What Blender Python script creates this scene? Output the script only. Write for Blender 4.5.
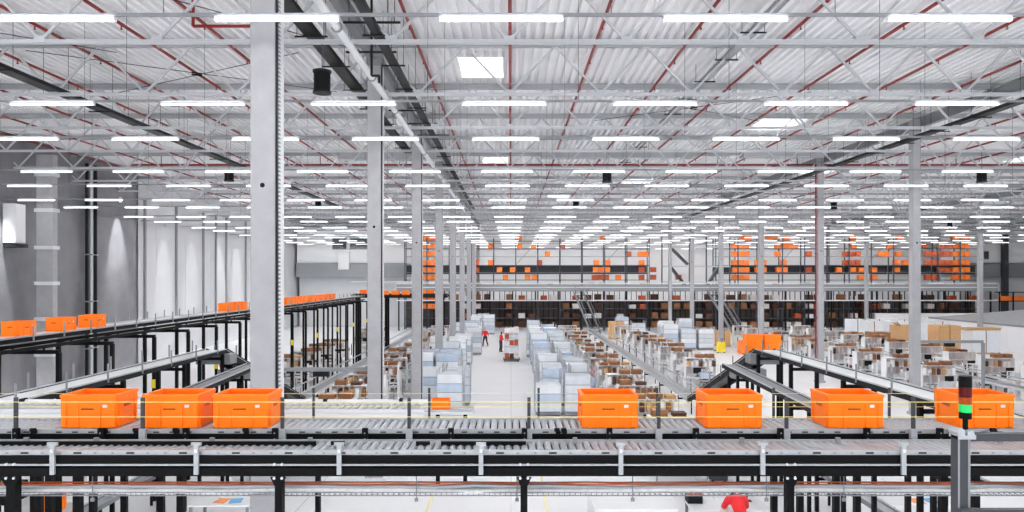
import bpy, bmesh, math, random
from mathutils import Vector, Matrix

# ------------------------------------------------------------------ clear
for o in list(bpy.data.objects):
    bpy.data.objects.remove(o, do_unlink=True)
SC = bpy.context.scene
COL = SC.collection
R = random.Random(7)

# ------------------------------------------------------------------ camera
EYE = 6.5                       # eye level above the hall floor, metres
cam_d = bpy.data.cameras.new('camera')
cam_d.lens = 24.0; cam_d.sensor_width = 36.0; cam_d.sensor_fit = 'HORIZONTAL'
cam_d.shift_x = 1 / 1024; cam_d.shift_y = 22 / 1024
cam_d.clip_start = 0.05; cam_d.clip_end = 400
cam = bpy.data.objects.new('camera', cam_d); COL.objects.link(cam)
cam.location = (0, 0, EYE); cam.rotation_euler = (math.radians(90), 0, 0)
SC.camera = cam

# ------------------------------------------------------------------ world, exposure
w = bpy.data.worlds.new('world'); SC.world = w; w.use_nodes = True
bg = w.node_tree.nodes['Background']
bg.inputs[0].default_value = (0.93, 0.96, 1.0, 1); bg.inputs[1].default_value = 1.0
SC.view_settings.view_transform = 'Standard'; SC.view_settings.look = 'None'
SC.view_settings.gamma = 1.0; SC.view_settings.use_curve_mapping = False
SC.view_settings.exposure = 0.68
SC.cycles.max_bounces = 7; SC.cycles.diffuse_bounces = 5; SC.cycles.glossy_bounces = 3
SC.cycles.transparent_max_bounces = 6
SC.cycles.caustics_reflective = False; SC.cycles.caustics_refractive = False
SC.cycles.sample_clamp_indirect = 6.0; SC.cycles.sample_clamp_direct = 3.0
LAMP_STRENGTH = 84.0
WALL_SPOT_W = 3200.0

# ------------------------------------------------------------------ materials
def lin(v):
    v /= 255.0
    return v / 12.92 if v <= 0.04045 else ((v + 0.055) / 1.055) ** 2.4
MATS = {}
def mat(name, rgb, rough=0.5, metal=0.0, var=0.0, scale=6.0, bump=0.0, emit=0.0, stretch=None, alpha=None, spec=None):
    if name in MATS: return MATS[name]
    m = bpy.data.materials.new(name); m.use_nodes = True
    nt = m.node_tree; b = nt.nodes['Principled BSDF']
    c = tuple(lin(x) for x in rgb) + (1,)
    b.inputs['Base Color'].default_value = c
    b.inputs['Roughness'].default_value = rough
    b.inputs['Metallic'].default_value = metal
    if var or bump:
        tc = nt.nodes.new('ShaderNodeTexCoord'); mp = nt.nodes.new('ShaderNodeMapping')
        if stretch: mp.inputs['Scale'].default_value = stretch
        n = nt.nodes.new('ShaderNodeTexNoise'); n.inputs['Scale'].default_value = scale; n.inputs['Detail'].default_value = 5
        nt.links.new(tc.outputs['Object'], mp.inputs[0]); nt.links.new(mp.outputs[0], n.inputs['Vector'])
        if var:
            rp = nt.nodes.new('ShaderNodeValToRGB')
            rp.color_ramp.elements[0].position = 0.3; rp.color_ramp.elements[1].position = 0.7
            rp.color_ramp.elements[0].color = tuple(x * (1 - var) for x in c[:3]) + (1,)
            rp.color_ramp.elements[1].color = tuple(min(1, x * (1 + var)) for x in c[:3]) + (1,)
            nt.links.new(n.outputs['Fac'], rp.inputs[0]); nt.links.new(rp.outputs[0], b.inputs['Base Color'])
        if bump:
            bp = nt.nodes.new('ShaderNodeBump'); bp.inputs['Strength'].default_value = bump; bp.inputs['Distance'].default_value = 0.02
            nt.links.new(n.outputs['Fac'], bp.inputs['Height']); nt.links.new(bp.outputs[0], b.inputs['Normal'])
    if emit:
        b.inputs['Emission Color'].default_value = c; b.inputs['Emission Strength'].default_value = emit
    if spec is not None: b.inputs['Specular IOR Level'].default_value = spec
    if alpha is not None: b.inputs['Alpha'].default_value = alpha
    MATS[name] = m
    return m

mat('deck', (236, 236, 238), 0.5, var=0.03, scale=0.6)
mat('truss', (176, 178, 182), 0.5)
mat('girder', (120, 122, 126), 0.5)
mat('concrete', (154, 154, 157), 0.8, var=0.07, scale=3, bump=0.1)
mat('concrete_dark', (104, 104, 108), 0.75, var=0.16, scale=0.8, bump=0.1)
mat('wall_white', (196, 197, 200), 0.7, var=0.03, scale=0.7)
mat('black', (8, 8, 10), 0.6, spec=0.12)
mat('soft_black', (22, 23, 26), 0.6, spec=0.15)
mat('dark_grey', (60, 62, 66), 0.5, spec=0.25)
mat('mid_grey', (126, 128, 132), 0.45)
mat('galv', (168, 171, 175), 0.4, metal=0.25, var=0.08, scale=14)
mat('light_grey', (208, 210, 213), 0.45)
mat('white', (238, 238, 239), 0.5)
mat('belt', (232, 233, 233), 0.55, var=0.03, scale=5)
mat('orange', (253, 122, 8), 0.45, var=0.03, scale=4, spec=0.25)
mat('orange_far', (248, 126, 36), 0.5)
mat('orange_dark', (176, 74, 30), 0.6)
mat('red_pipe', (116, 28, 26), 0.5, spec=0.25)
mat('red_shirt', (214, 32, 38), 0.8)
mat('film', (202, 208, 216), 0.25, var=0.08, scale=3)
mat('film_light', (222, 226, 231), 0.3, var=0.04, scale=3)
mat('film_blue', (178, 192, 210), 0.25, var=0.08, scale=3)
mat('cardboard', (188, 148, 104), 0.8, var=0.1, scale=8)
mat('carton_brown', (138, 92, 58), 0.8, var=0.2, scale=8)
mat('carton_dark', (78, 46, 32), 0.8, var=0.2, scale=8)
mat('pinkish', (230, 220, 216), 0.7)
mat('yellow', (232, 206, 40), 0.5)
mat('rope_yellow', (238, 220, 128), 0.6)
mat('skin', (212, 160, 130), 0.6)
mat('hair', (52, 38, 30), 0.7)
mat('trouser', (44, 46, 56), 0.8)
mat('shoe', (24, 24, 26), 0.6)
mat('rack_steel', (66, 72, 82), 0.5, spec=0.25)
mat('glass_dark', (70, 72, 76), 0.15)
mat('cable_white', (222, 222, 222), 0.5, var=0.1, scale=20)
mat('cable_orange', (226, 110, 60), 0.5)
mat('lens_red', (78, 8, 8), 0.35, spec=0.2)
mat('lens_amber', (150, 62, 8), 0.35, spec=0.2)
mat('lens_green', (6, 176, 84), 0.3, emit=0.3)
mat('ink', (60, 28, 14), 0.7)
mat('back_wall', (240, 240, 241), 0.7)
mat('line_paint', (238, 224, 176), 0.6)
mat('rack_back', (84, 74, 70), 0.7, spec=0.2)
mat('roof_sheet', (160, 162, 166), 0.5)
mat('top_chord', (146, 148, 152), 0.5)
mat('paper_blue', (110, 170, 214), 0.7)
mat('paper_orange', (240, 150, 90), 0.7)
mat('lamp_tube', (255, 255, 255), 0.4, emit=LAMP_STRENGTH)
mat('added_uplight_glow', (255,255,255), 0.4, emit=LAMP_STRENGTH*1.15)  # glow for the strips added on the lamp tops to brighten the deck
mat('skylight', (255, 255, 255), 0.4, emit=2.2)
mat('duct', (150, 152, 156), 0.45, var=0.06, scale=2)
# floor: pale sealed concrete with faint slab joints
def floor_mat():
    m = bpy.data.materials.new('floor_paint'); m.use_nodes = True; nt = m.node_tree; b = nt.nodes['Principled BSDF']
    tc = nt.nodes.new('ShaderNodeTexCoord')
    br = nt.nodes.new('ShaderNodeTexBrick'); br.offset = 0
    br.inputs['Scale'].default_value = 1; br.inputs['Brick Width'].default_value = 6; br.inputs['Row Height'].default_value = 6
    br.inputs['Mortar Size'].default_value = 0.012
    br.inputs['Color1'].default_value = (lin(246), lin(246), lin(247), 1); br.inputs['Color2'].default_value = (lin(243), lin(243), lin(245), 1)
    br.inputs['Mortar'].default_value = (lin(190), lin(190), lin(192), 1)
    nt.links.new(tc.outputs['Object'], br.inputs['Vector'])
    nt.links.new(br.outputs['Color'], b.inputs['Base Color'])
    b.inputs['Roughness'].default_value = 0.42
    MATS['floor'] = m
floor_mat()

# ------------------------------------------------------------------ geometry helpers
class MB:
    """collects shapes, then becomes one mesh"""
    def __init__(s): s.v = []; s.f = []; s.mi = []; s.cur = 0
    def quad(s, pts):
        n = len(s.v); s.v += [tuple(p) for p in pts]; s.f.append(tuple(range(n, n + len(pts)))); s.mi.append(s.cur); return s
    def bx(s, x0, x1, y0, y1, z0, z1):
        n = len(s.v)
        s.v += [(x0,y0,z0),(x1,y0,z0),(x1,y1,z0),(x0,y1,z0),(x0,y0,z1),(x1,y0,z1),(x1,y1,z1),(x0,y1,z1)]
        for q in ((0,3,2,1),(4,5,6,7),(0,1,5,4),(1,2,6,5),(2,3,7,6),(3,0,4,7)):
            s.f.append(tuple(n + i for i in q)); s.mi.append(s.cur)
        return s
    def cb(s, cx, cy, cz, sx, sy, sz): return s.bx(cx-sx/2, cx+sx/2, cy-sy/2, cy+sy/2, cz-sz/2, cz+sz/2)
    def frustum(s, b, zb, t, zt):      # b, t = (x0,x1,y0,y1)
        n = len(s.v)
        s.v += [(b[0],b[2],zb),(b[1],b[2],zb),(b[1],b[3],zb),(b[0],b[3],zb),(t[0],t[2],zt),(t[1],t[2],zt),(t[1],t[3],zt),(t[0],t[3],zt)]
        for q in ((0,3,2,1),(4,5,6,7),(0,1,5,4),(1,2,6,5),(2,3,7,6),(3,0,4,7)):
            s.f.append(tuple(n + i for i in q)); s.mi.append(s.cur)
        return s
    def beam(s, p, q, wd, ht):         # square bar from p to q; wd sideways, ht up
        p = Vector(p); q = Vector(q); d = (q - p).normalized()
        up = Vector((0,0,1)) if abs(d.z) < 0.98 else Vector((0,1,0))
        a = d.cross(up).normalized(); u = a.cross(d).normalized()
        n = len(s.v)
        for c in (p, q):
            for i, j in ((-1,-1),(1,-1),(1,1),(-1,1)):
                s.v.append(tuple(c + a * (i*wd/2) + u * (j*ht/2)))
        for k in ((0,3,2,1),(4,5,6,7),(0,1,5,4),(1,2,6,5),(2,3,7,6),(3,0,4,7)):
            s.f.append(tuple(n + i for i in k)); s.mi.append(s.cur)
        return s
    def rod(s, p, q, r, n=8, r2=None):
        p = Vector(p); q = Vector(q); d = (q - p).normalized(); r2 = r if r2 is None else r2
        up = Vector((0,0,1)) if abs(d.z) < 0.98 else Vector((0,1,0))
        a = d.cross(up).normalized(); u = a.cross(d).normalized(); k = len(s.v)
        for c, rr in ((p, r), (q, r2)):
            for i in range(n):
                t = 2*math.pi*i/n; s.v.append(tuple(c + a*(rr*math.cos(t)) + u*(rr*math.sin(t))))
        for i in range(n):
            j = (i+1) % n; s.f.append((k+i, k+j, k+n+j, k+n+i)); s.mi.append(s.cur)
        s.f.append(tuple(k+i for i in range(n-1, -1, -1))); s.mi.append(s.cur)
        s.f.append(tuple(k+n+i for i in range(n))); s.mi.append(s.cur)
        return s
    def path(s, pts, r, n=6):
        for a, b in zip(pts, pts[1:]): s.rod(a, b, r, n)
        return s
    def mesh(s, name, *mats, smooth=False):
        me = bpy.data.meshes.new(name); me.from_pydata(s.v, [], s.f)
        for m in mats: me.materials.append(MATS[m] if isinstance(m, str) else m)
        if len(mats) > 1: me.polygons.foreach_set('material_index', s.mi)
        if smooth: me.polygons.foreach_set('use_smooth', [True]*len(me.polygons))
        me.update(); return me

def ob(name, me, parent=None, loc=(0,0,0), rz=0.0, scale=None):
    o = bpy.data.objects.new(name, me); COL.objects.link(o)
    o.location = loc
    if rz: o.rotation_euler = (0, 0, rz)
    if scale: o.scale = scale
    if parent: o.parent = parent
    return o
def tag(o, label=None, cat=None, group=None, kind=None):
    if label: o['label'] = label
    if cat: o['category'] = cat
    if group: o['group'] = group
    if kind: o['kind'] = kind
    return o
def thing(name, label, cat, loc=(0,0,0), rz=0.0, group=None, kind=None):
    return tag(ob(name, None, None, loc, rz), label, cat, group, kind)
def single(name, me, label, cat, loc=(0,0,0), rz=0.0, group=None, scale=None):
    return tag(ob(name, me, None, loc, rz, scale), label, cat, group)
ORD = ('zeroth first second third fourth fifth sixth seventh eighth ninth tenth eleventh twelfth thirteenth fourteenth fifteenth sixteenth '
       'seventeenth eighteenth nineteenth twentieth').split()
TENS = {2: 'twenty', 3: 'thirty', 4: 'forty', 5: 'fifty'}
TENTH = {2: 'twentieth', 3: 'thirtieth', 4: 'fortieth', 5: 'fiftieth'}
def nth(n):
    if n <= 20: return ORD[n]
    return TENTH[n // 10] if n % 10 == 0 else TENS[n // 10] + '-' + ORD[n % 10]
F = 683.0
def wx(px, d): return (px - 511) * d / F          # sideways metres of an image column at distance d
def wz(py, d): return EYE - (py - 278) * d / F    # height of an image row at distance d

# ================================================================== SETTING
DECK = 14.33; BOT = 12.55
XL, XR, Y0, Y1 = -28.6, 74.0, -8.0, 100.0
fl = ob('floor', MB().quad([(XL-1,Y0,0),(XR,Y0,0),(XR,Y1,0),(XL-1,Y1,0)]).mesh('floor','floor')); tag(fl, kind='structure')
# roof deck of deep trapezoidal steel sheet, ribs running into the hall
m = MB(); pitch = 0.31; x = XL - 1
prof = []
while x < XR:
    prof += [(x, DECK), (x+0.12, DECK), (x+0.145, DECK+0.17), (x+0.285, DECK+0.17)]; x += pitch
prof.append((x, DECK))
# roof lights: openings in the deck
SKY = [(-1.95,-0.3,24.2,26.6), (12.4,14.6,33.6,36.0), (-1.9,-0.2,44.2,46.4), (21.5,23.6,48.6,51.0), (9.2,11.4,54.0,56.4), (-13.6,-11.6,14.2,16.4), (33.0,35.0,43.5,46.0), (3.5,5.5,64.0,66.4)]
def solid_spans(xa):
    cuts = sorted((s[2], s[3]) for s in SKY if s[0] <= xa <= s[1]); y = Y0; out = []
    for a, b in cuts:
        out.append((y, a)); y = b
    out.append((y, Y1)); return out
for (xa, za), (xb, zb) in zip(prof, prof[1:]):
    for a, b in solid_spans((xa + xb) / 2):
        m.quad([(xa,a,za),(xa,b,za),(xb,b,zb),(xb,a,zb)])
tag(ob('ceiling', m.mesh('ceiling','deck')), kind='structure')
# top skin above the ribs, so no daylight leaks in
m = MB()
tag(ob('ceiling_upper_skin', MB().bx(XL-1, XR, Y0, Y1, DECK+0.75, DECK+0.8).mesh('ceiling_upper_skin','deck')), kind='structure')
for i, (a, b, c, d) in enumerate(SKY):
    s = thing('roof_light', 'bright square roof light in the corrugated deck, %s nearest of the roof lights' % nth(i+1), 'skylight', (a, c, DECK), group='roof lights in the deck')
    W, D = b-a, d-c
    ob('curb', MB().bx(-.06,0,-.06,D+.06,-.02,.55).bx(W,W+.06,-.06,D+.06,-.02,.55).bx(0,W,-.06,0,-.02,.55).bx(0,W,D,D+.06,-.02,.55).mesh('curb','white'), s)
    ob('pane', MB().bx(0,W,0,D,.5,.53).mesh('pane','skylight'), s)
# left wall: near part of raw concrete panels stands proud, far part painted white
def panel_wall(name, xface, ya, yb, step, mname, rows, label):
    wl = tag(ob(name, MB().bx(xface-.35, xface-.06, ya, yb, 0, DECK+.4).mesh(name, mname)), label, kind='structure')
    for (za, zb) in rows:
        pm = MB().bx(-.06, 0, .015, step-.015, .012, zb-za-.012).mesh('panel', mname)
        y = ya
        while y < yb - .1:
            ob('panel', pm, wl, (xface, y, za)); y += step
    return wl
rows3 = [(0,6.35),(6.35,10.6),(10.6,DECK+.3)]
panel_wall('wall_left_near', -27.3, 5.0, 50.0, 5.0, 'concrete_dark', rows3, None)
panel_wall('wall_left_far', -28.6, 50.0, 100.0, 5.0, 'wall_white', [(0,3.2),(3.2,6.4),(6.4,9.6),(9.6,DECK+.3)], None)
tag(ob('wall_left_return', MB().bx(-28.9,-27.3,49.72,50.0,0,DECK+.3).mesh('wall_left_return','concrete')), kind='structure')
tag(ob('wall_back', MB().bx(XL-1,XR,Y1,Y1+.3,0,DECK+.8).mesh('wall_back','back_wall')), kind='structure')
tag(ob('wall_right', MB().bx(XR,XR+.3,20,Y1,0,DECK+.8).mesh('wall_right','wall_white')), kind='structure')
# steel mullions along the far white wall
pm = MB().bx(0,.16,-.09,.09,0,12.6).mesh('wall_post','mid_grey')
for i, y in enumerate((53.2, 58.2, 63.3, 66.0, 68.4, 73.4, 78.4, 83.4)):
    single('wall_post', pm, 'slim grey steel post against the white left wall, %s from camera' % nth(i+1), 'post', (-28.6, y, 0), group='posts on the left wall')

# ------------------------------------------------------------------ concrete columns
def column(x, y, label, channel=False, size=0.46):
    c = thing('concrete_column', label, 'column', (x, y, 0), kind='thing'); h = size/2
    m = MB()                        # chamfered square shaft
    ch = 0.02; pts = [(-h+ch,-h),(h-ch,-h),(h,-h+ch),(h,h-ch),(h-ch,h),(-h+ch,h),(-h,h-ch),(-h,-h+ch)]
    n = len(pts); top = DECK-.3
    for i in range(n):
        a, b = pts[i], pts[(i+1) % n]; m.quad([(a[0],a[1],0),(b[0],b[1],0),(b[0],b[1],top),(a[0],a[1],top)])
    m.quad([(p[0],p[1],top) for p in pts]); m.quad([(p[0],p[1],0) for p in reversed(pts)])
    ob('shaft', m.mesh('shaft','concrete'), c)
    ob('foot_plinth', MB().bx(-h-.06,h+.06,-h-.06,h+.06,0,.12).mesh('foot_plinth','concrete'), c)
    ob('corbel', MB().bx(-h-.02,h+.02,-h-.02,h+.02,top-.6,top-.3).mesh('corbel','mid_grey'), c)
    ob('socket_hole', MB().rod((0,-h-.004,8.17),(0,-h+.03,8.17),.045,12).mesh('socket_hole','black'), c)
    if channel:
        k = MB().bx(h,h+.03,-h+.02,-h+.10,.3,top-.5)
        ob('conduit', k.mesh('conduit','soft_black'), c)
        t = MB().bx(h,h+.02,-h+.12,h-.02,.3,top-.5)
        tr = ob('cable_tray', t.mesh('cable_tray','light_grey'), c)
        k = MB(); z = .4
        while z < top-.6:
            k.bx(h+.02,h+.032,-h+.13,-h+.21,z,z+.035); z += .075
        ob('slots', k.mesh('slots','mid_grey'), tr)
    return c
for i in range(9):
    column(-4.47, 12.5+10*i, 'pale concrete column, %s from camera in the row left of the aisle' % nth(i+1), i < 3, .45)
for i in range(6):
    column(19.22, 32.5+10*i, 'pale concrete column, %s from camera in the row across the open floor' % nth(i+1), False, .38)
for i in range(4):
    column(42.95, 62.5+10*i, 'slim pale concrete column, %s from camera in the far right row' % nth(i+1), False, .36)
# red standpipe on a right column
sp = thing('standpipe', 'thin red sprinkler standpipe running down a right-hand concrete column', 'pipe', (19.22-.29, 42.4, 0))
ob('pipe', MB().rod((0,0,1.0),(0,0,13.6),.045,10).mesh('pipe','red_pipe'), sp)
ob('clamp', MB().bx(-.07,.08,-.05,.05,4.0,4.06).bx(-.07,.08,-.05,.05,8.0,8.06).bx(-.07,.08,-.05,.05,11.5,11.56).mesh('clamp','dark_grey'), sp)

# ------------------------------------------------------------------ roof trusses
BAYS = [(-28.55,'left'), (-4.55,'aisle'), (19.45,'open-floor'), (43.45,'far right')]
topm = MB().bx(0,24,-.08,.08,14.10,14.31).mesh('top_chord','top_chord')
botm = MB().bx(0,24,-.055,.055,BOT-.05,BOT+.05).mesh('bottom_chord','truss')
dn = MB().beam((0,0,14.14),(1.5,0,BOT+.03),.065,.065).mesh('web_bar','truss')
up = MB().beam((0,0,BOT+.03),(1.5,0,14.14),.065,.065).mesh('web_bar','truss')
gus = MB().bx(-.14,.14,-.07,.07,BOT-.02,BOT+.14).mesh('gusset','truss')
m = MB()
for k in range(8):
    m.beam((3*k,0,14.14),(3*k+1.5,0,BOT+.03),.065,.065).beam((3*k+1.5,0,BOT+.03),(3*k+3,0,14.14),.065,.065)
webm = m.mesh('web','truss')
for j in range(17):
    y = 12.5 + 5*j
    for bx_, bn in BAYS:
        # is any of it in view?
        xa = 511 + F*bx_/y; xb = 511 + F*(bx_+24)/y
        if xb < -60 or xa > 1084: continue
        t = thing('roof_truss', 'pale steel lattice roof truss, %s from camera over the %s bay' % (nth(j+1), bn), 'truss', (bx_, y, 0), group='roof trusses')
        ob('top_chord', topm, t); ob('bottom_chord', botm, t)
        if y < 45:
            for k in range(8):
                ob('web_bar', dn, t, (3*k,0,0)); ob('web_bar', up, t, (3*k+1.5,0,0))
                if y < 30: ob('gusset', gus, t, (3*k+1.5,0,0))
        else:
            ob('web', webm, t)
# long girders on the column lines
for i, gx in enumerate((-4.55, 19.45, 43.45)):
    g = thing('roof_girder', 'grey steel girder under the deck along the %s line of columns' % ('aisle','open-floor','far right')[i], 'girder', (gx, 0, 0))
    ob('flange', MB().bx(-.12,.12,8,98,13.62,13.65).bx(-.12,.12,8,98,14.08,14.12).mesh('flange','girder'), g)
    ob('web', MB().bx(-.012,.012,8,98,13.65,14.08).mesh('web','girder'), g)

# ------------------------------------------------------------------ continuous lamp rows
LZ = EYE + 4.22
ROWS = [11.1, 16.5, 20.7, 27.0, 31.2, 36.9, 40.7, 47, 51, 57, 61, 67, 71, 77, 81, 85.2]
hous = MB().bx(0,2.02,-.045,-.038,-.02,.03).bx(0,2.02,.038,.045,-.02,.03).bx(0,.012,-.038,.038,-.05,.03).bx(2.008,2.02,-.038,.038,-.05,.03).bx(.012,2.008,-.038,.038,-.02,.02).mesh('housing','white')
tube = MB().bx(.015,2.005,-.028,.028,-.04,-.021).mesh('tube','lamp_tube')
upl = MB().bx(.03,1.99,-.034,.034,.021,.026).mesh('added_uplight','added_uplight_glow')  # added emitter, unseen from below, lights the roof deck
wire = MB().rod((0,0,.06),(0,0,DECK-LZ),.006,5).mesh('hanger_wire','dark_grey')
lamp_n = 0; far_h = MB(); far_t = MB()
def in_px(x, y, z, mar=30):
    px = 511 + F*x/y; py = 278 - F*(z-EYE)/y
    return -mar < px < 1024+mar and -mar < py < 512+mar
for r, y in enumerate(ROWS):
    k0 = math.floor((-26.5+1.17)/3.64); xs = []
    k = k0
    while True:
        x = -1.17 + 3.64*k; k += 1
        if x < -26.8: continue
        if x > 60: break
        px0 = 511 + F*x/y; px1 = 511 + F*(x+2.02)/y
        if px1 < -70 or px0 > 1094: continue
        xs.append(x)
    tr = thing('lamp_track', 'slim grey lighting track hung across the hall, %s from camera' % nth(r+1), 'track', (0, y, LZ), group='lighting tracks')
    ob('rail', MB().bx(xs[0]-1.0, xs[-1]+3.0, -.018,.018,.03,.085).mesh('rail','mid_grey'), tr)
    for x in xs:
        if y < 37 or round(x/3.64) % 3 == 0: ob('hanger_wire', wire, tr, (x+2.8,0,0))
    for i, x in enumerate(xs):
        if y > 82:
            far_h.bx(x,x+2.02,y-.045,y+.045,LZ-.03,LZ+.06); far_t.bx(x+.015,x+2.005,y-.035,y+.035,LZ-.04,LZ-.03); continue
        l = thing('linear_lamp', 'lit white linear lamp, %s from the left on the %s lighting track from camera' % (nth(i+1), nth(r+1)), 'lamp', (x, y, LZ), group='linear lamps hung below the trusses')
        ob('housing', hous, l); ob('tube', tube, l); ob('added_uplight', upl, l); lamp_n += 1
for y in (93.4, 97.6):
    for k in range(-3, 16):
        x = -1.17+3.64*k; far_h.bx(x,x+2.02,y-.045,y+.045,LZ-.03,LZ+.06); far_t.bx(x+.015,x+2.005,y-.035,y+.035,LZ-.07,LZ-.03)
    for k in range(5): far_h.bx(-8+15*k-.01,-8+15*k+.01,y-.01,y+.01,LZ+.06,DECK-.005)
    far_h.bx(-12,56,y-.018,y+.018,LZ+.06,LZ+.1)
s = thing('distant_lamps', 'rows of tiny lit linear lamps furthest from camera above the storage racks', 'lamp', kind='stuff')
ob('housings', far_h.mesh('housings','white'), s); ob('tubes', far_t.mesh('tubes','lamp_tube'), s)
# the same rows go on above and behind the camera
for r, y in enumerate((6.7, 1.1, -3.3)):
    tr = thing('lamp_track', 'slim grey lighting track overhead behind the camera, %s of three' % nth(r+1), 'track', (0, y, LZ), group='lighting tracks')
    ob('rail', MB().bx(-17, 18, -.018,.018,.03,.085).mesh('rail','mid_grey'), tr); ob('hanger_wire', wire, tr, (-.1,0,0)); ob('hanger_wire', wire, tr, (7.2,0,0)); ob('hanger_wire', wire, tr, (-7.4,0,0))
    for i in range(-4, 5):
        l = thing('linear_lamp', 'lit white linear lamp overhead behind the camera, %s in its row %s' % (nth(i+5), nth(r+1)), 'lamp', (-1.17+3.64*i, y, LZ), group='linear lamps overhead')
        ob('housing', hous, l); ob('tube', tube, l); ob('added_uplight', upl, l)

# ------------------------------------------------------------------ sprinkler pipes under the deck
def sprinkler(x, z, y0, y1, label):
    p = thing('sprinkler_pipe', label, 'pipe', (x, 0, z), group='red sprinkler pipes under the deck')
    ob('pipe', MB().rod((0,y0,0),(0,y1,0),.052,8).mesh('pipe','red_pipe'), p)
    hm = MB().rod((0,0,-.14),(0,0,0),.022,6).cb(0,0,-.15,.06,.06,.02).mesh('sprinkler_head','red_pipe')
    y = y0 + 1.6
    while y < min(y1, 48):
        if y > 12: ob('sprinkler_head', hm, p, (0, y, 0))
        y += 3.3
k = 0
for i, x in enumerate([-26.9,-23.9,-20.7,-17.2,-14.3,-11.7,-9.2,-3.05,-.03,2.75,5.7,8.7,11.8,14.9,17.9,23.9,26.9,29.9]):
    sprinkler(x, EYE+7.62, 9, 74, 'thin red sprinkler pipe under the roof deck, %s from the left wall' % nth(i+1))
p = thing('sprinkler_main', 'long red sprinkler main crossing the hall below the deck', 'pipe', (0, 42.95, EYE+7.12))
ob('pipe', MB().rod((-24,0,0),(33,0,0),.06,10).mesh('pipe','red_pipe'), p)
hm = MB().bx(-.02,.02,-.02,.02,0,.75).mesh('hanger','dark_grey')
for i in range(12): ob('hanger', hm, p, (-22+5*i,0,0))
p = thing('sprinkler_branch', 'short red pipe elbow beside the nearest concrete column at the ceiling', 'pipe', (0, 18.2, wz(26,18.2)))
ob('pipe', MB().path([(wx(193,18.2),0,14.33-wz(26,18.2)),(wx(193,18.2),0,0),(wx(262,18.2),0,0)],.045,8).mesh('pipe','red_pipe'), p)

# ------------------------------------------------------------------ trays, conduits, ducts at the ceiling
def ladder(name, x, z, y0, y1, wd, ht, mname, label, rung=True):
    t = thing(name, label, 'cable tray', (x, 0, z))
    for s_ in (-1, 1): ob('side_rail', MB().bx(s_*wd/2-.015, s_*wd/2+.015, y0, y1, 0, ht).mesh('side_rail',mname), t)
    ob('bed', MB().bx(-wd/2, wd/2, y0, y1, .0, .015).mesh('bed',mname), t)
    ob('cables', MB().rod((-wd*.25,y0,.05),(-wd*.25,y1,.05),.035,6).rod((wd*.1,y0,.05),(wd*.1,y1,.05),.04,6).rod((wd*.32,y0,.045),(wd*.32,y1,.045),.03,6).mesh('cables','soft_black'), t)
    hm = MB().bx(-wd/2-.25, wd/2+.25, -.02,.02,-.05,-.01).rod((-wd/2-.2,0,-.05),(-wd/2-.2,0,DECK-z),.008,5).rod((wd/2+.2,0,-.05),(wd/2+.2,0,DECK-z),.008,5).mesh('hanger','soft_black')
    y = y0+1
    while y < min(y1, 45):
        ob('hanger', hm, t, (0,y,0)); y += 2.5
    return t
ladder('cable_ladder', -15.0, 12.62, 9, 60, .42, .12, 'soft_black', 'black cable ladder under the trusses near the left wall')
ladder('cable_ladder', -5.12, 12.72, 9, 34, .34, .12, 'black', 'black cable ladder beside the white duct along the aisle columns')
ladder('cable_ladder', -3.45, 12.75, 9, 62, .2, .12, 'soft_black', 'narrow black cable ladder right of the aisle column line')
ladder('cable_ladder', 17.9, 12.65, 20, 70, .34, .12, 'soft_black', 'black cable ladder beside the columns across the open floor')
ladder('cable_ladder', 7.1, 13.72, 9, 46, .26, .08, 'mid_grey', 'grey cable ladder high under the deck right of the aisle')
d_ = thing('air_pipe', 'white round air duct running along the aisle column line', 'duct', (-4.08, 0, 12.38))
ob('pipe', MB().rod((0,9,0),(0,60,0),.10,14).mesh('pipe','light_grey'), d_)
cl = MB().rod((0,-.03,0),(0,.03,0),.13,14).rod((0,0,.1),(0,0,1.8),.01,5).mesh('clamp','mid_grey')
for i in range(9): ob('clamp', cl, d_, (0,12+4*i,0))
def duct(xa, xb, y, z, ht, label):
    d = thing('air_duct', label, 'duct', (xa, y, z)); L = xb-xa
    ob('body', MB().bx(0,L,-.3,.3,-ht/2,ht/2).mesh('body','duct'), d)
    fm = MB().bx(-.02,.02,-.33,.33,-ht/2-.03,ht/2+.03).mesh('flange','mid_grey')
    for i in range(int(L//1.5)+1): ob('flange', fm, d, (min(L,1.5*i),0,0))
    hm = MB().rod((0,0,ht/2),(0,0,DECK-z),.01,5).mesh('hanger','dark_grey')
    for i in range(1, int(L//2)): ob('hanger', hm, d, (2*i,0,0))
duct(1.7, 10.1, 38.2, EYE+6.88, .38, 'long grey rectangular air duct below the deck right of the aisle')
duct(12.9, 17.5, 38.2, EYE+6.9, .3, 'shorter grey rectangular air duct further right below the deck')
duct(-9.6, -3.4, 38.2, EYE+6.8, .42, 'pale grey rectangular air duct left of the aisle columns')
duct(21.2, 33.0, 44.0, EYE+7.0, .4, 'grey rectangular air duct over the open floor bay')
# dark trapeze struts along the aisle line
sm = MB().bx(-.75,.75,-.025,.025,-.025,.025).rod((-.6,0,0),(-.6,0,1.0),.01,5).rod((.6,0,0),(.6,0,1.0),.01,5).mesh('strut','soft_black')
for i in range(9):
    y = 13.2+2.35*i
    if i == 4: continue
    single('trapeze_strut', sm, 'dark trapeze strut hung over the aisle columns, %s from camera' % nth(i+1), 'strut', (-3.9 + .25*((i*7) % 3 - 1), y, 13.2), group='trapeze struts')
# pipe run of a drain on the struts
single('drain_pipe', MB().path([(-3.86,18.9,14.33),(-3.86,18.9,12.1),(-3.65,18.9,12.1),(-3.65,18.9,11.9)],.035,8).mesh('drain_pipe','soft_black'), 'small black drain pipe elbow beside the second aisle column top', 'pipe')
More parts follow.
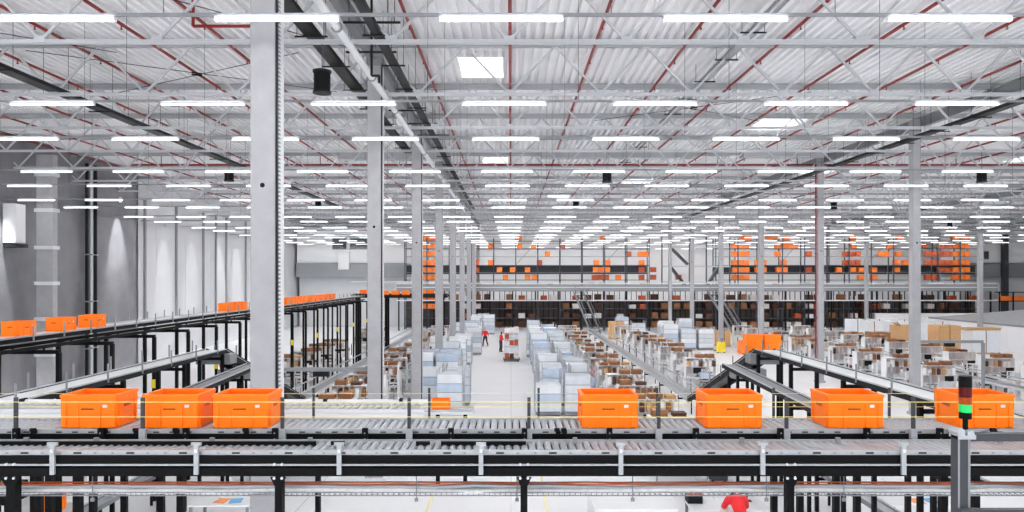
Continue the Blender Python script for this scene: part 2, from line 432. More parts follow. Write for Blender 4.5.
# thin wind bracing rods below the deck
for i, (a, b) in enumerate((((-16,22.5),(-7,27.5)),((-7,22.5),(-16,27.5)),((-10,17.5),(-5,22.5)),((4,27.5),(12,32.5)),((12.1,27.5),(4,32.5)),((20,22.5),(28,27.5)),((14,17.5),(19.4,22.5)),((-20,17.5),(-13,22.5)))):
    zr = 14.0 - .07*(i % 2)
    m = MB().rod((a[0],a[1],zr),(b[0],b[1],zr),.014,5)
    b_ = thing('bracing_rod', 'thin dark bracing rod under the deck, %s of the set' % nth(i+1), 'rod', group='bracing rods')
    ob('rod', m.mesh('rod','soft_black'), b_)
    ob('turnbuckle', MB().beam((a[0]*.5+b[0]*.5-.15,a[1]*.5+b[1]*.5-.1,zr),(a[0]*.5+b[0]*.5+.15,a[1]*.5+b[1]*.5+.1,zr),.05,.05).mesh('turnbuckle','black'), b_)
# hanging loudspeakers
def speaker(px, py, d, w_, h_, label, hang=True):
    s = thing('loudspeaker', label, 'speaker', (wx(px,d), d, wz(py,d)), group='hanging loudspeakers')
    ob('cabinet', MB().rod((0,0,-h_/2),(0,0,h_/2),w_/2,16).mesh('cabinet','black'), s)
    ob('rim', MB().rod((0,0,-h_/2-.02),(0,0,-h_/2+.03),w_/2+.025,16).rod((0,0,h_/2-.03),(0,0,h_/2+.02),w_/2+.025,16).mesh('rim','soft_black'), s)
    z = BOT - wz(py,d) if hang else .5
    ob('hanger', MB().rod((0,0,h_/2),(0,0,max(z,.2)),.012,6).mesh('hanger','dark_grey'), s)
speaker(322, 82, 17.5, .42, .54, 'large black cylindrical loudspeaker hanging right of the nearest column')
for px, py, d, lb in ((607,177,32.5,'black loudspeaker hanging above the middle of the hall'),(229,176,32.5,'black loudspeaker hanging in front of the left wall'),
                      (982,177,32.5,'black loudspeaker hanging at the upper right'),(576,205,47.5,'small black loudspeaker hanging deep above the aisle'),
                      (834,206,47.5,'small black loudspeaker hanging just right of the red standpipe column'),(318,204,47.5,'small black loudspeaker between the two nearest aisle columns'),
                      (950,224,62.5,'tiny black loudspeaker hanging far at the right')):
    speaker(px, py, d, .42, .46, lb)

# ------------------------------------------------------------------ left wall fittings
v = thing('vent_shaft', 'tall pale square vent shaft with flanges against the left wall', 'duct', (-26.1, 38.4, 0))
ob('casing', MB().bx(-.46,.46,-.2,.2,0,13.4).mesh('casing','concrete'), v)
fm = MB().bx(-.54,.54,-.28,.28,-.1,.1).mesh('flange','light_grey')
for z in (2.2,4.2,6.2,8.2,10.3,12.3): ob('flange', fm, v, (0,0,z))
c = thing('wall_cabinet', 'white control cabinet on brackets left of the vent shaft', 'cabinet', (-26.95, 37.0, 8.4))
ob('body', MB().bx(-.3,.35,-.4,.4,0,2.1).mesh('body','white'), c)
ob('door', MB().bx(.35,.375,-.37,.37,.04,2.06).mesh('door','white'), c)
ob('bracket', MB().bx(-.3,.5,-.4,.4,-.25,-.05).mesh('bracket','soft_black'), c)
for i, (dy) in enumerate((0, .45, .9)):
    p = thing('riser_pipe', 'dark vertical riser pipe on the concrete wall, %s from camera of three' % nth(i+1), 'pipe', (-27.02, 43.5+dy, 0), group='riser pipes on the concrete wall')
    ob('pipe', MB().rod((0,0,0),(0,0,13.8),(.1,.07,.1)[i],10).mesh('pipe',('soft_black','light_grey','soft_black')[i]), p)
    cm = MB().bx(-.2,.14,-.12,.12,-.04,.04).mesh('clamp','mid_grey')
    for z in (2,5,8,11): ob('clamp', cm, p, (0,0,z))
wm = MB().rod((.25,0,-.18),(.25,0,.18),.09,12).bx(0,.2,-.03,.03,-.05,.05).mesh('fixture','light_grey')
WS = [(-27.3, 35.9, 11.6),(-27.3,47.3,11.9)] + [(-28.6, y, 10.9) for y in (56.2, 61.1, 66.9, 71.2, 76, 81)]
for i, (x, y, z) in enumerate(WS):
    l = single('wall_washer', wm, 'small downlight fitting on the left wall, %s from camera' % nth(i+1), 'lamp', (x, y, z), group='wall downlights')
    ld = bpy.data.lights.new('wall_washer_light','SPOT'); ld.energy = WALL_SPOT_W*(2.2 if i < 2 else 1); ld.spot_size = math.radians(44); ld.spot_blend = 1.0; ld.shadow_soft_size = .08
    lo = bpy.data.objects.new('wall_washer_light', ld); COL.objects.link(lo); lo.parent = l; lo.location = (.5,0,-.3)
    lo.rotation_euler = (0, math.radians(8), 0)

# ================================================================== ORANGE BINS
BW, BD, BH = .57, .40, .33
def bin_meshes(mname, detail=True):
    hx, hy = BW/2, BD/2; tx, ty, t = hx+.002, hy+.002, .012; bxx, byy = hx-.009, hy-.009
    m = MB()
    # outer and inner shell with an open top
    def ring(ax, ay, z): return [(-ax,-ay,z),(ax,-ay,z),(ax,ay,z),(-ax,ay,z)]
    o0, o1 = ring(bxx,byy,0), ring(tx-.008,ty-.008,BH-.03); i0, i1 = ring(bxx-t,byy-t,t), ring(tx-.008-t,ty-.008-t,BH-.002)
    for k in range(4):
        j = (k+1) % 4
        m.quad([o0[k],o0[j],o1[j],o1[k]]); m.quad([i0[j],i0[k],i1[k],i1[j]])
    m.quad(list(reversed(o0))); m.quad(i0)
    body = m.mesh('shell', mname)
    r = MB()
    for (a, b, c, d) in ((-hx,hx,-hy,-hy+.028),(-hx,hx,hy-.028,hy),(-hx,-hx+.028,-hy+.028,hy-.028),(hx-.028,hx,-hy+.028,hy-.028)):
        r.bx(a,b,c,d,BH-.032,BH)
    rim = r.mesh('rim', mname)
    k = MB()
    if detail:
        for sy in (-1, 1):
            for xx in (-.245,-.11,.11,.245):
                y_in = (byy+.008)*sy; y_out = (hy-.003)*sy
                w_ = .022 if abs(xx) > .2 else .012
                k.frustum((xx-w_,xx+w_,min(y_in*.96,y_in+sy*.006),max(y_in*.96,y_in+sy*.006)),.006,(xx-w_,xx+w_,min(y_out*.95,y_out),max(y_out*.95,y_out)),BH-.03)
            y_ = (hy-.004)*sy; k.bx(-.272,.272,min(y_,y_-sy*.03),max(y_,y_-sy*.03),BH-.085,BH-.068)
            y_ = (hy-.006)*sy; k.bx(-.265,.265,min(y_,y_-sy*.02),max(y_,y_-sy*.02),.0,.02)
        for sx in (-1, 1):
            for yy in (-.15,.15):
                x_in = (bxx+.008)*sx; x_out = (hx-.003)*sx
                k.frustum((min(x_in*.96,x_in+sx*.006),max(x_in*.96,x_in+sx*.006),yy-.014,yy+.014),.006,(min(x_out*.95,x_out),max(x_out*.95,x_out),yy-.014,yy+.014),BH-.03)
            x_ = (hx-.004)*sx; k.bx(min(x_,x_-sx*.03),max(x_,x_-sx*.03),-.19,.19,BH-.085,BH-.068)
    ribs = k.mesh('ribs', mname) if detail else None
    return body, rim, ribs
bin_body, bin_rim, bin_ribs = bin_meshes('orange')
handle_m = MB().bx(-.055,.055,-.004,.004,-.014,.014).mesh('hand_grip','orange_dark')
stick = MB().bx(-.022,.022,-.0015,.0015,-.014,.014).mesh('sticker','light_grey')
pm = MB(); xx = -.06; pm.bx(-.075,-.064,-.0015,.0015,-.006,.006)
for wd in (.014,.012,.010,.013,.012,.012,.013): pm.bx(xx,xx+wd*.8,-.0015,.0015,-.006,.007); xx += wd+.004
print_m = pm.mesh('printed_mark','ink')
def orange_bin(loc, label, rz=0.0, group=None, near=True):
    b = thing('orange_bin', label, 'bin', loc, rz, group)
    ob('shell', bin_body, b); ob('rim', bin_rim, b)
    if near:
        ob('ribs', bin_ribs, b)
        for sx in (-1,1):
            ob('hand_grip', handle_m, b, (sx*(BW/2-.003),0,BH-.125), math.pi/2)
        ob('sticker', stick, b, (.165,-BD/2+.0035,.215)); ob('printed_mark', print_m, b, (0,-BD/2+.0045,.185))
    return b

# ================================================================== FOREGROUND CONVEYORS
BED = 5.0
def conveyor_x(name, label, x0, x1, ya, yb, top, roller_pitch, legs, rail_mat, beam_mat, beam_h, flange=True, roll_from=None, roll_to=None):
    c = thing(name, label, 'conveyor', (0, 0, 0))
    for s_, y in ((-1, ya), (1, yb)):
        ob('side_rail', MB().bx(x0,x1,y-.015,y+.015,top-.034,top+.008).mesh('side_rail',rail_mat), c)
        ob('side_beam', MB().bx(x0,x1,y-.03,y+.03,top-.034-beam_h,top-.036).mesh('side_beam',beam_mat), c)
        if flange: ob('flange', MB().bx(x0,x1,y-.045,y+.035,top-.05-beam_h,top-.036-beam_h).mesh('flange','galv'), c)
    rm = MB().rod((0,ya+.016,0),(0,yb-.016,0),.033,12).mesh('roller','galv')
    x = (roll_from or x0) + .05; xe = roll_to or x1
    while x < xe:
        ob('roller', rm, c, (x,0,top-.034)); x += roller_pitch
    for (px_, wd, yy) in legs:
        lx = wx(px_, yy)
        ob('leg', MB().bx(lx-wd/2,lx+wd/2,yy-wd/2,yy+wd/2,0,top-.05-beam_h).mesh('leg','black'), c)
    return c
C1 = conveyor_x('roller_conveyor', 'black-sided roller conveyor carrying the large orange bins in front', -7.2, 7.2, 6.75, 7.27, BED, .075,
                [(50,.07,7.25),(93,.06,7.25),(181,.065,7.25),(318,.05,7.25),(800,.06,7.25),(774,.06,7.25),(836,.06,7.25),(857,.06,7.25),(943,.07,7.25),(975,.07,7.25)], 'galv', 'black', .068, roll_from=-5.7, roll_to=5.7)
# axle clips: dashes along the front rail
cm = MB().bx(-.028,.028,-.003,.003,-.006,.006).mesh('axle_clip','soft_black')
for i in range(64):
    if i % 5 != 3: ob('axle_clip', cm, C1, (-5.1+.16*i, 6.733, BED-.020))
# cross ties under the bed
for i in range(12): ob('cross_tie', MB().bx(-.03,.03,6.78,7.24,BED-.10,BED-.06).mesh('cross_tie','soft_black'), C1, (-5.6+1.0*i,0,0))
# rope guard posts on the front rail
gp = MB().bx(-.016,.016,-.012,.012,0,.43).mesh('guard_post','dark_grey'); gf = MB().bx(-.03,.03,-.02,.02,0,.13).mesh('post_foot','galv')
GX = [wx(px,6.68) for px in (15,142,282,409,529,659,787,914)]; GX = [GX[0]-1.25] + GX + [GX[-1]+1.25]
for x in GX:
    g = ob('guard_post', gp, C1, (x, 6.69, 4.90)); ob('post_foot', gf, g, (0,0,-.005))
for zz in (5.287, 5.142):
    ob('guard_rope', MB().rod((GX[0],6.674,zz),(GX[-1],6.674,zz),.0034,6).mesh('guard_rope','rope_yellow'), C1)
for x in GX: ob('guard_post', MB().bx(-.012,.012,-.01,.01,0,.36).mesh('guard_post','dark_grey'), C1, (x+.12, 7.33, 4.96))
for zz in (5.262, 5.12):
    ob('guard_rope', MB().rod((GX[0],7.315,zz),(GX[-1],7.315,zz),.0024,6).mesh('guard_rope','rope_yellow'), C1)
sb = MB().bx(-.027,.027,-.02,.02,0,.13).mesh('sensor_bracket','black'); sbb = MB().rod((0,-.024,.03),(0,-.02,.03),.008,8).rod((0,-.024,.085),(0,-.02,.085),.008,8).mesh('bolts','mid_grey')
for px in (16,101,186,275,365,451,524.5,609.5,696,780.5,867,940):
    b = ob('sensor_bracket', sb, C1, (wx(px,6.66), 6.66, 4.905)); ob('bolts', sbb, b)
se = MB().rod((-.025,0,0),(.025,0,0),.018,10).bx(-.012,.03,-.02,.02,-.035,0).mesh('photo_sensor','black')
for px in (32,103,135,175,245,557,564,952,994): ob('photo_sensor', se, C1, (wx(px,6.68), 6.69, BED+.012))

C2 = conveyor_x('roller_conveyor', 'empty lower roller conveyor with two black beams along the very front', -7.2, 7.2, 6.22, 6.62, 4.925, .075,
                [], 'galv', 'black', .074, roll_from=-5.4, roll_to=5.4)
for y in (6.22, 6.60):
    ob('support_beam', MB().bx(-7.2,7.2,y-.04,y+.04,4.705,4.78).mesh('support_beam','black'), C2)
cm = MB().bx(-.035,.035,-.003,.003,-.007,.007).mesh('rail_slot','soft_black'); cm2 = MB().bx(-.012,.012,-.003,.003,-.006,.006).mesh('rail_slot','mid_grey')
for i in range(62):
    ob('rail_slot', cm if i % 3 == 0 else cm2, C2, (-4.9+.16*i, 6.203, 4.910))
br = MB().bx(-.02,.02,-.012,.012,-.26,.03).bx(-.045,.045,-.012,.012,.005,.03).mesh('bracket','galv')
for i, px in enumerate((52,196,339,481,621,763,904)):
    b = ob('bracket', br, C2, (wx(px,6.16), 6.165, 4.985)); 
    ob('clip', MB().bx(-.012,.012,-.02,-.012,-.06,-.03).mesh('clip','light_grey'), b)
for a, b in ((0,316),(331,345),(416,430),(441,526)):
    ob('side_guide', MB().bx(wx(a,6.46) if a else -7, wx(b,6.46),6.45,6.47,4.912,4.955).mesh('side_guide','black'), C2)
for px in (-80,26,96,212,310,575,742,838,1000):
    ob('guide_clip', MB().bx(-.02,.02,-.015,.015,0,.05).mesh('guide_clip','mid_grey'), C2, (wx(px,6.5), 6.5, 4.93))
for px, wd in ((12,.085),(279,.066),(524,.062),(790,.066),(1048,.08)):
    x = wx(px, 6.2)
    l = ob('leg', MB().bx(-wd/2,wd/2,-.04,.04,0,4.70).mesh('leg','black'), C2, (x,6.22,0))
    ob('gusset', MB().quad([(-wd*1.1,-.042,4.70),(-wd/2,-.042,4.62),(wd/2,-.042,4.62),(wd*1.1,-.042,4.70)]).quad([(-wd*1.1,-.05,4.70),(wd*1.1,-.05,4.70),(wd/2,-.05,4.62),(-wd/2,-.05,4.62)]).mesh('gusset','black'), l)
    for sx in (-.035,.035):
        for z in (4.845-.03, 4.69):
            ob('bolt', MB().rod((sx,-.056,z),(sx,-.04,z),.012,8).mesh('bolt','light_grey'), l)
# cable basket below
T = thing('cable_basket', 'grey wire cable basket slung below the front conveyors', 'cable tray', (0, 6.44, 4.47))
for y in (-.07, .07):
    ob('side_wire', MB().rod((-7,y,0),(7,y,0),.006,6).rod((-7,y,.03),(7,y,.03),.004,6).mesh('side_wire','mid_grey'), T)
m = MB()
for i in range(280): m.rod((-7+.05*i,-.07,0),(-7+.05*i,.07,0),.004,4).rod((-7+.05*i,-.07,0),(-7+.05*i,-.07,.03),.003,4)
tag(ob('cross_wires', m.mesh('cross_wires','mid_grey'), T), kind='stuff')
rr = random.Random(3)
for k, (yy, zz, r_, mn) in enumerate(((-.042,.032,.028,'cable_white'),(-.0,.036,.027,'galv'),(.035,.03,.024,'light_grey'),(.0,.07,.02,'cable_white'),(-.035,.07,.017,'galv'),(.03,.093,.008,'cable_orange'),(-.02,.09,.006,'cable_orange'))):
    pts = []; x = -7.0; wig = .012 if mn != 'cable_orange' else .004
    while x <= 7.01: pts.append((x, yy+rr.uniform(-wig,wig), zz+rr.uniform(-.008,.012)*(wig/.012))); x += .35
    ob('cable', MB().path(pts, r_, 8).mesh('cable', mn), T)
hk = MB().rod((0,-.08,-.04),(0,-.08,.235),.005,6).bx(-.016,.016,-.09,-.07,-.05,-.02).mesh('hook','mid_grey')
for px in (95,417,517,632,765,842): ob('hook', hk, T, (wx(px,6.4),0,0))
# orange bins on it
NB = ['first','second','third','fourth','fifth','sixth','seventh']
for i, px in enumerate((88,170,240.5,610,734.5,856,987)):
    orange_bin(((px-511)/100.0, 6.83+BD/2, BED+.001), 'large orange plastic bin, %s from the left on the front conveyor' % NB[i], group='orange bins on the front conveyor')

# second roller line just behind
C3 = conveyor_x('roller_conveyor', 'pale roller conveyor running just behind the left orange bins', -8.5, -1.0, 7.85, 8.32, 4.98, .09,
                [(8,.06,8.3),(78,.08,7.85),(125,.05,8.3),(162,.05,7.9)], 'light_grey', 'light_grey', .06, flange=False, roll_from=-6.5, roll_to=-1.05)
ob('drive_tube', MB().rod((-8.5,8.42,4.97),(-1.0,8.42,4.97),.035,10).mesh('drive_tube','light_grey'), C3)
ob('cover_strip', MB().bx(-7.2,7.2,7.32,7.46,4.90,4.93).mesh('cover_strip','pinkish'), C1)
for i in range(6): ob('strap_clip', MB().bx(-.02,.02,-.05,.05,-.02,.05).mesh('strap_clip','soft_black'), C3, (-6+.93*i,8.4,4.97))

# guard frame with stack light at the right
G = thing('guard_frame', 'dark grey square-tube guard frame at the lower right corner', 'guard rail', (3.28, 5.0, 0))
ob('post', MB().bx(-.04,.05,-.05,.03,0,EYE-1.15).mesh('post','dark_grey'), G)
ob('post_face', MB().bx(-.04,-.026,-.052,-.05,3,EYE-1.16).bx(.034,.05,-.052,-.05,3,EYE-1.16).mesh('post_face','mid_grey'), G)
ob('top_bar', MB().bx(.05,3.0,-.03,.03,EYE-1.19,EYE-1.135).mesh('top_bar','dark_grey'), G)
ob('lower_bar', MB().bx(-.05,3.0,-.10,-.052,EYE-1.73,EYE-1.665).mesh('lower_bar','dark_grey'), G)
ob('clamp', MB().rod((-.02,-.06,EYE-1.12),(-.02,.05,EYE-1.12),.03,10).rod((.05,-.06,EYE-1.13),(.05,.05,EYE-1.13),.026,10).bx(-.04,.09,-.055,.05,EYE-1.17,EYE-1.14).mesh('clamp','galv'), G)
S = thing('stack_light', 'signal stack light with glowing green lens on the guard frame', 'signal light', (wx(965.5,5.0), 5.0, EYE))
def cyl(name, ya, yb, r_, mn): ob(name, MB().rod((0,0,-(ya-278)*5/F),(0,0,-(yb-278)*5/F),r_,20).mesh(name,mn), S)
cyl('pole', 440, 417, .018, 'black'); cyl('base', 418.5, 412, .041, 'black'); cyl('green_lens', 412, 404.2, .042, 'lens_green')
cyl('amber_lens', 404, 397.2, .042, 'lens_amber'); cyl('red_lens', 397, 387.2, .042, 'lens_red'); cyl('cap', 387, 376, .043, 'black')

# ================================================================== LONG CONVEYORS RUNNING INTO THE HALL
def belt_run(name, label, xc, wd, pts, belt_mat='belt', posts=True, legs=None, side='soft_black', leg_w=.09, side_h=.12):
    """pts: list of (y, z) of the belt's top"""
    c = thing(name, label, 'conveyor', (xc, 0, 0))
    for (ya, za), (yb, zb) in zip(pts, pts[1:]):
        ob('belt', MB().beam((0,ya,za-.02),(0,yb,zb-.02),wd-.06,.04).mesh('belt',belt_mat), c)
        for s_ in (-1, 1):
            ob('side_beam', MB().beam((s_*wd/2,ya,za-.04),(s_*wd/2,yb,zb-.04),.05,side_h).mesh('side_beam',side), c)
            ob('edge_strip', MB().beam((s_*wd/2,ya,za+.03),(s_*wd/2,yb,zb+.03),.06,.02).mesh('edge_strip','galv'), c)
    if posts:
        pm_ = MB().bx(-.015,.015,-.015,.015,0,.42).mesh('guard_post','mid_grey')
        for (ya, za), (yb, zb) in zip(pts, pts[1:]):
            n = max(1, int((yb-ya)/1.3))
            for k in range(n):
                t = (k+.5)/n
                for s_ in (-1,1): ob('guard_post', pm_, c, (s_*(wd/2+.03), ya+(yb-ya)*t, za+(zb-za)*t-.05))
    for (y, z) in (legs or []):
        for s_ in (-1,1): ob('leg', MB().bx(-leg_w/2,leg_w/2,-leg_w/2,leg_w/2,0,z-.1).mesh('leg','black'), c, (s_*(wd/2),y,0))
        ob('cross_bar', MB().bx(-wd/2,wd/2,-leg_w/2,leg_w/2,z-.28,z-.2).mesh('cross_bar','black'), c, (0,y,0))
    return c
ZB = EYE-2.3
for nm, xc in (('left', -9.45), ('right', 8.15)):
    c = belt_run('belt_conveyor', 'white belt conveyor rising from the front then dropping to the %s packing line' % nm, xc, .72,
                 [(8.9,ZB),(21.8,ZB)], legs=[(y,ZB) for y in (10,13,16,19,21.5)])
    d = belt_run('incline_conveyor', 'dark inclined conveyor descending onto the %s packing line' % nm, xc, .66,
                 [(21.9,ZB-.05),(30.2,1.15)], 'dark_grey', legs=[(24.5,3.1),(27.5,2.05)], side_h=.26)
    for y, z in ((21.9,ZB),(23.5,3.5)):
        ob('drive_guard', MB().bx(-.55,.55,-.25,.25,-.34,-.02).mesh('drive_guard','mid_grey'), d, (0,y,z-.1))
    # lower return line beneath the deck: parallel slim dark conveyor
    belt_run('return_conveyor', 'slim dark conveyor running below the %s white belt' % nm, xc + (.95 if xc < 0 else -.95), .45,
             [(10.5,ZB-.9),(22.5,ZB-.55)], 'mid_grey', posts=False, legs=[(12,ZB-.85),(17,ZB-.7),(21,ZB-.6)], leg_w=.08)
    e = belt_run('floor_conveyor', 'long grey take-away conveyor between the %s packing benches' % nm, xc, .62, [(30.3,1.12),(70,1.12)], 'mid_grey', posts=False,
                 legs=[(y,1.1) for y in range(32,70,4)], side='light_grey', leg_w=.05)
    ob('upper_rail', MB().rod((-.42,30.3,1.5),(-.42,70,1.5),.03,6).rod((.42,30.3,1.5),(.42,70,1.5),.03,6).mesh('upper_rail','galv'), e)
e = belt_run('floor_conveyor', 'long grey take-away conveyor beyond the open floor at the right', 25.0, .62, [(27,1.12),(70,1.12)], 'mid_grey', posts=False, legs=[(y,1.1) for y in range(28,70,4)], side='light_grey', leg_w=.05)
ob('upper_rail', MB().rod((-.42,27,1.5),(-.42,70,1.5),.03,6).rod((.42,27,1.5),(.42,70,1.5),.03,6).mesh('upper_rail','galv'), e)
for i, xb in enumerate((7.9, 8.52)):
    for q in (0,1): orange_bin((xb+.35, 23.3, 3.905+.332*q), '%s orange bin of the %s pair beyond the crest of the right belt' % (('lower','upper')[q], ('left','right')[i]), group='orange bins on the right crest', near=False)
cr_ = thing('bin_rest', 'small black rest carrying four orange bins beyond the right crest', 'stand', (8.56, 23.3, 0))
ob('plate', MB().bx(-.6,.64,-.25,.25,3.872,3.9).mesh('plate','soft_black'), cr_)
for sx in (.55,): ob('leg', MB().bx(sx-.04,sx+.04,-.04,.04,0,3.87).mesh('leg','black'), cr_)

# upper left conveyor on black portals, carrying bins
UC = -11.1; UZ = EYE-1.3
U = thing('high_conveyor', 'high conveyor on black portal frames along the left, carrying orange bins', 'conveyor', (UC, 0, 0))
ob('belt', MB().bx(-.3,.3,12.5,50,UZ-.05,UZ).mesh('belt','light_grey'), U)
for s_ in (-.36,.36):
    ob('side_beam', MB().bx(s_-.03,s_+.03,12.5,50,UZ-.11,UZ-.02).mesh('side_beam','black'), U)
    ob('lower_beam', MB().bx(s_-.03,s_+.03,12.5,50,UZ-.32,UZ-.24).mesh('lower_beam','black'), U)
    ob('edge_strip', MB().bx(s_-.03,s_+.03,12.5,50,UZ+.0,UZ+.02).mesh('edge_strip','galv'), U)
pst = MB().bx(-.014,.014,-.014,.014,0,.34).mesh('guard_post','mid_grey'); ptl = MB().bx(-.045,.045,-.045,.045,0,EYE-1.72).mesh('leg','black'); bm_ = MB().bx(-.72,.72,-.05,.05,-.045,.045).mesh('cross_beam','black'); ha = MB().bx(-.02,.02,-.02,.02,-.12,.0).mesh('hanger','black')
y = 13.6; i = 0
while y < 50:
    for s_ in (-.7,.7): ob('leg', ptl, U, (s_,y,0))
    ob('cross_beam', bm_, U, (0,y,EYE-1.7))
    if i % 2: ob('yellow_tag', MB().bx(-.06,.06,-.052,-.046,3.3,3.55).mesh('yellow_tag','yellow'), U, (.7,y,0))
    i += 1
    for s_ in (-.36,.36): ob('hanger', ha, U, (s_,y,UZ-.3))
    y += 2.1
y = 13.2
while y < 50:
    for s_ in (-.4,.4): ob('guard_post', pst, U, (s_,y,UZ-.1))
    y += 1.05
for i, y in enumerate([15.4,16.85,18.1,26.6,27.3,28.0] + [33.5+.72*k for k in range(13)]):
    orange_bin((UC, y, UZ+.001), 'orange bin, %s from camera on the high left conveyor' % nth(i+1), math.pi/2, 'orange bins on the high left conveyor', near=(i < 3))
# cross lines at the end of it
for j, (yy, x0_, x1_, lab) in enumerate(((52.5,-12.2,-4.9,'far high conveyor crossing behind the left packing benches'),(56.0,-12.9,-5.1,'second far high conveyor crossing behind the left packing benches'))):
    c = thing('cross_conveyor', lab, 'conveyor', (0, yy, 0))
    ob('belt', MB().bx(x0_,x1_,-.3,.3,UZ-.05,UZ).mesh('belt','light_grey'), c)
    for s_ in (-.36,.36): ob('side_beam', MB().bx(x0_,x1_,s_-.03,s_+.03,UZ-.22,UZ+.02).mesh('side_beam','soft_black'), c)
    x = x0_+.4
    lg = MB().bx(-.07,.07,-.07,.07,0,UZ-.2).mesh('leg','black')
    while x < x1_:
        for s_ in (-.4,.4): ob('leg', lg, c, (x,s_,0))
        x += 2.3
    ob('handrail', MB().rod((x0_,-.5,UZ+1.0),(x1_,-.5,UZ+1.0),.03,6).mesh('handrail','white'), c)
for i, (x, y) in enumerate([(-12.1,56),(-11.3,56),(-9.7,52.5),(-8.9,52.5),(-8.1,52.5),(-7.3,56),(-6.6,56),(-5.8,56)]):
    orange_bin((x, y, UZ+.001), 'orange bin on the far cross conveyors, %s of those scattered there' % nth(i+1), 0, 'orange bins on the far cross conveyors', near=False)
# bracket frames on two columns
for xa, xb, y, lab in ((-4.7,-8.0,22.9,'grey portal bar between the second aisle column and the left packing benches'),(19.45,22.75,32.9,'grey portal bar beside the first column across the open floor')):
    g = thing('portal_bar', lab, 'frame', (0, y, 0))
    ob('bar', MB().bx(min(xa,xb),max(xa,xb),-.05,.05,3.37,3.5).mesh('bar','mid_grey'), g)
    ob('post', MB().bx(xb-.06,xb+.06,-.05,.05,0,3.37).mesh('post','mid_grey'), g)
    ob('camera_pod', MB().bx((xa+xb)/2-.2,(xa+xb)/2+.25,-.08,.08,3.2,3.37).mesh('camera_pod','soft_black'), g)

# ================================================================== PACKING STATIONS
SW = 1.7
st_meshes = {
    'side_panel': MB().bx(-.015,.015,0,.55,.1,1.95).mesh('side_panel','white'),
    'shelf': MB().bx(-SW/2+.015,SW/2-.015,0,.53,-.012,.012).mesh('shelf','white'),
    'divider': MB().bx(-.01,.01,.02,.53,0,.42).mesh('divider','pinkish'),
    'bench_top': MB().bx(-SW/2,SW/2,-.85,-.02,.90,.94).mesh('bench_top','light_grey'),
    'leg': MB().bx(-.025,.025,-.025,.025,0,.9).mesh('leg','mid_grey'),
    'back_panel': MB().bx(-SW/2+.015,.1,.5,.53,.95,1.9).mesh('back_panel','white'),
}
mon_s = MB().bx(-.22,.22,-.02,.02,.18,.5).mesh('screen','soft_black'); mon_b = MB().bx(-.1,.1,-.07,.07,0,.015).bx(-.02,.02,.01,.03,.01,.3).mesh('stand','soft_black')
prn = MB().bx(-.2,.2,-.18,.18,0,.24).bx(-.16,.16,-.2,-.18,.05,.12).mesh('label_printer','white')
def open_box(w_, d_, z0, z1, mn, nm):
    m = MB(); t = .02
    m.bx(-w_/2,w_/2,-d_/2,d_/2,z0,z0+t).bx(-w_/2,w_/2,-d_/2,-d_/2+t,z0,z1).bx(-w_/2,w_/2,d_/2-t,d_/2,z0,z1).bx(-w_/2,-w_/2+t,-d_/2,d_/2,z0,z1).bx(w_/2-t,w_/2,-d_/2,d_/2,z0,z1)
    return m.mesh(nm, mn)
tote_m = [open_box(.5,.34,0,.26,mn,'bench_tote') for mn in ('light_grey','dark_grey','film_blue')]
cart_m = [open_box(.5,.6,.1,.75,mn,'tub') for mn in ('dark_grey','mid_grey')]; cw_m = MB().rod((-.02,0,0),(.02,0,0),.05,8).mesh('wheel','black')
def joined_station(var):
    m = MB(); m.cur = 0
    for s_ in (-1,1): m.bx(s_*SW/2-.015,s_*SW/2+.015,0,.55,.1,1.95)
    m.bx(-SW/2,.1,.5,.53,.95,1.9)
    for z in (.25,.6,1.0,1.45,1.93): m.bx(-SW/2+.015,SW/2-.015,0,.53,z-.012,z+.012)
    m.cur = 1
    for k in range(7): m.bx(-.62+.25*min(k,5)-.01,-.62+.25*min(k,5)+.01,.02,.53,1.46,1.88); 
    for k in range(4): m.bx(-.6+.4*k-.01,-.6+.4*k+.01,.02,.53,1.01,1.43)
    m.cur = 2; m.bx(-SW/2,SW/2,-.85,-.02,.9,.94)
    m.cur = 3
    for sx in (-.8,.8): m.bx(sx-.03,sx+.03,-.83,-.77,0,.9)
    m.bx(.1,.54,-.5,-.46,1.1,1.4)
    return m.mesh('station','white','pinkish','light_grey','soft_black')
far_st = joined_station(0)
def flow_rack(seed):
    q = random.Random(seed); m = MB(); m.cur = 0
    for sx in (-.8,.8):
        for yy in (-.25,.25): m.bx(sx-.025,sx+.025,yy-.025,yy+.025,0,1.45)
    for z in (.35,.75,1.15,1.43): m.bx(-.8,.8,-.27,.27,z-.015,z+.01)
    for z in (.36,.76,1.16):
        xx_ = -.72
        while xx_ < .62:
            wd = q.uniform(.12,.3); ht = q.uniform(.14,.24); m.cur = q.choice((1,1,2,3,4,0)); m.bx(xx_,xx_+wd,-.25+q.uniform(0,.06),.2,z,z+ht); xx_ += wd+q.uniform(.015,.1)
    return m.mesh('flow_rack','white','pinkish','film_light','carton_dark','mid_grey')
flow_m = [flow_rack(1), flow_rack(2)]
carton_kinds = [
    [(-.55,.42,.16),(.05,.5,.2),(.6,.4,.14)], [(-.5,.5,.22),(.15,.44,.13)], [(.0,.5,.2),(.56,.46,.22)], [(-.2,.6,.16),(.5,.5,.22)]]
cm_meshes = []
for ck in carton_kinds:
    L = []
    for (cx, wd, ht) in ck:
        m = MB(); n = 4
        for q in range(n): m.bx(cx-wd/2+.01*((q*7) % 3), cx+wd/2-.008*((q*5) % 3), .06+.012*((q*3) % 2), .48, 1.945+ht*q/n, 1.945+ht*(q+.85)/n)
        L.append(m.mesh('carton_bundle', ('carton_brown','carton_dark','cardboard')[len(L) % 3] if ht < .2 else 'carton_brown'))
    cm_meshes.append(L)
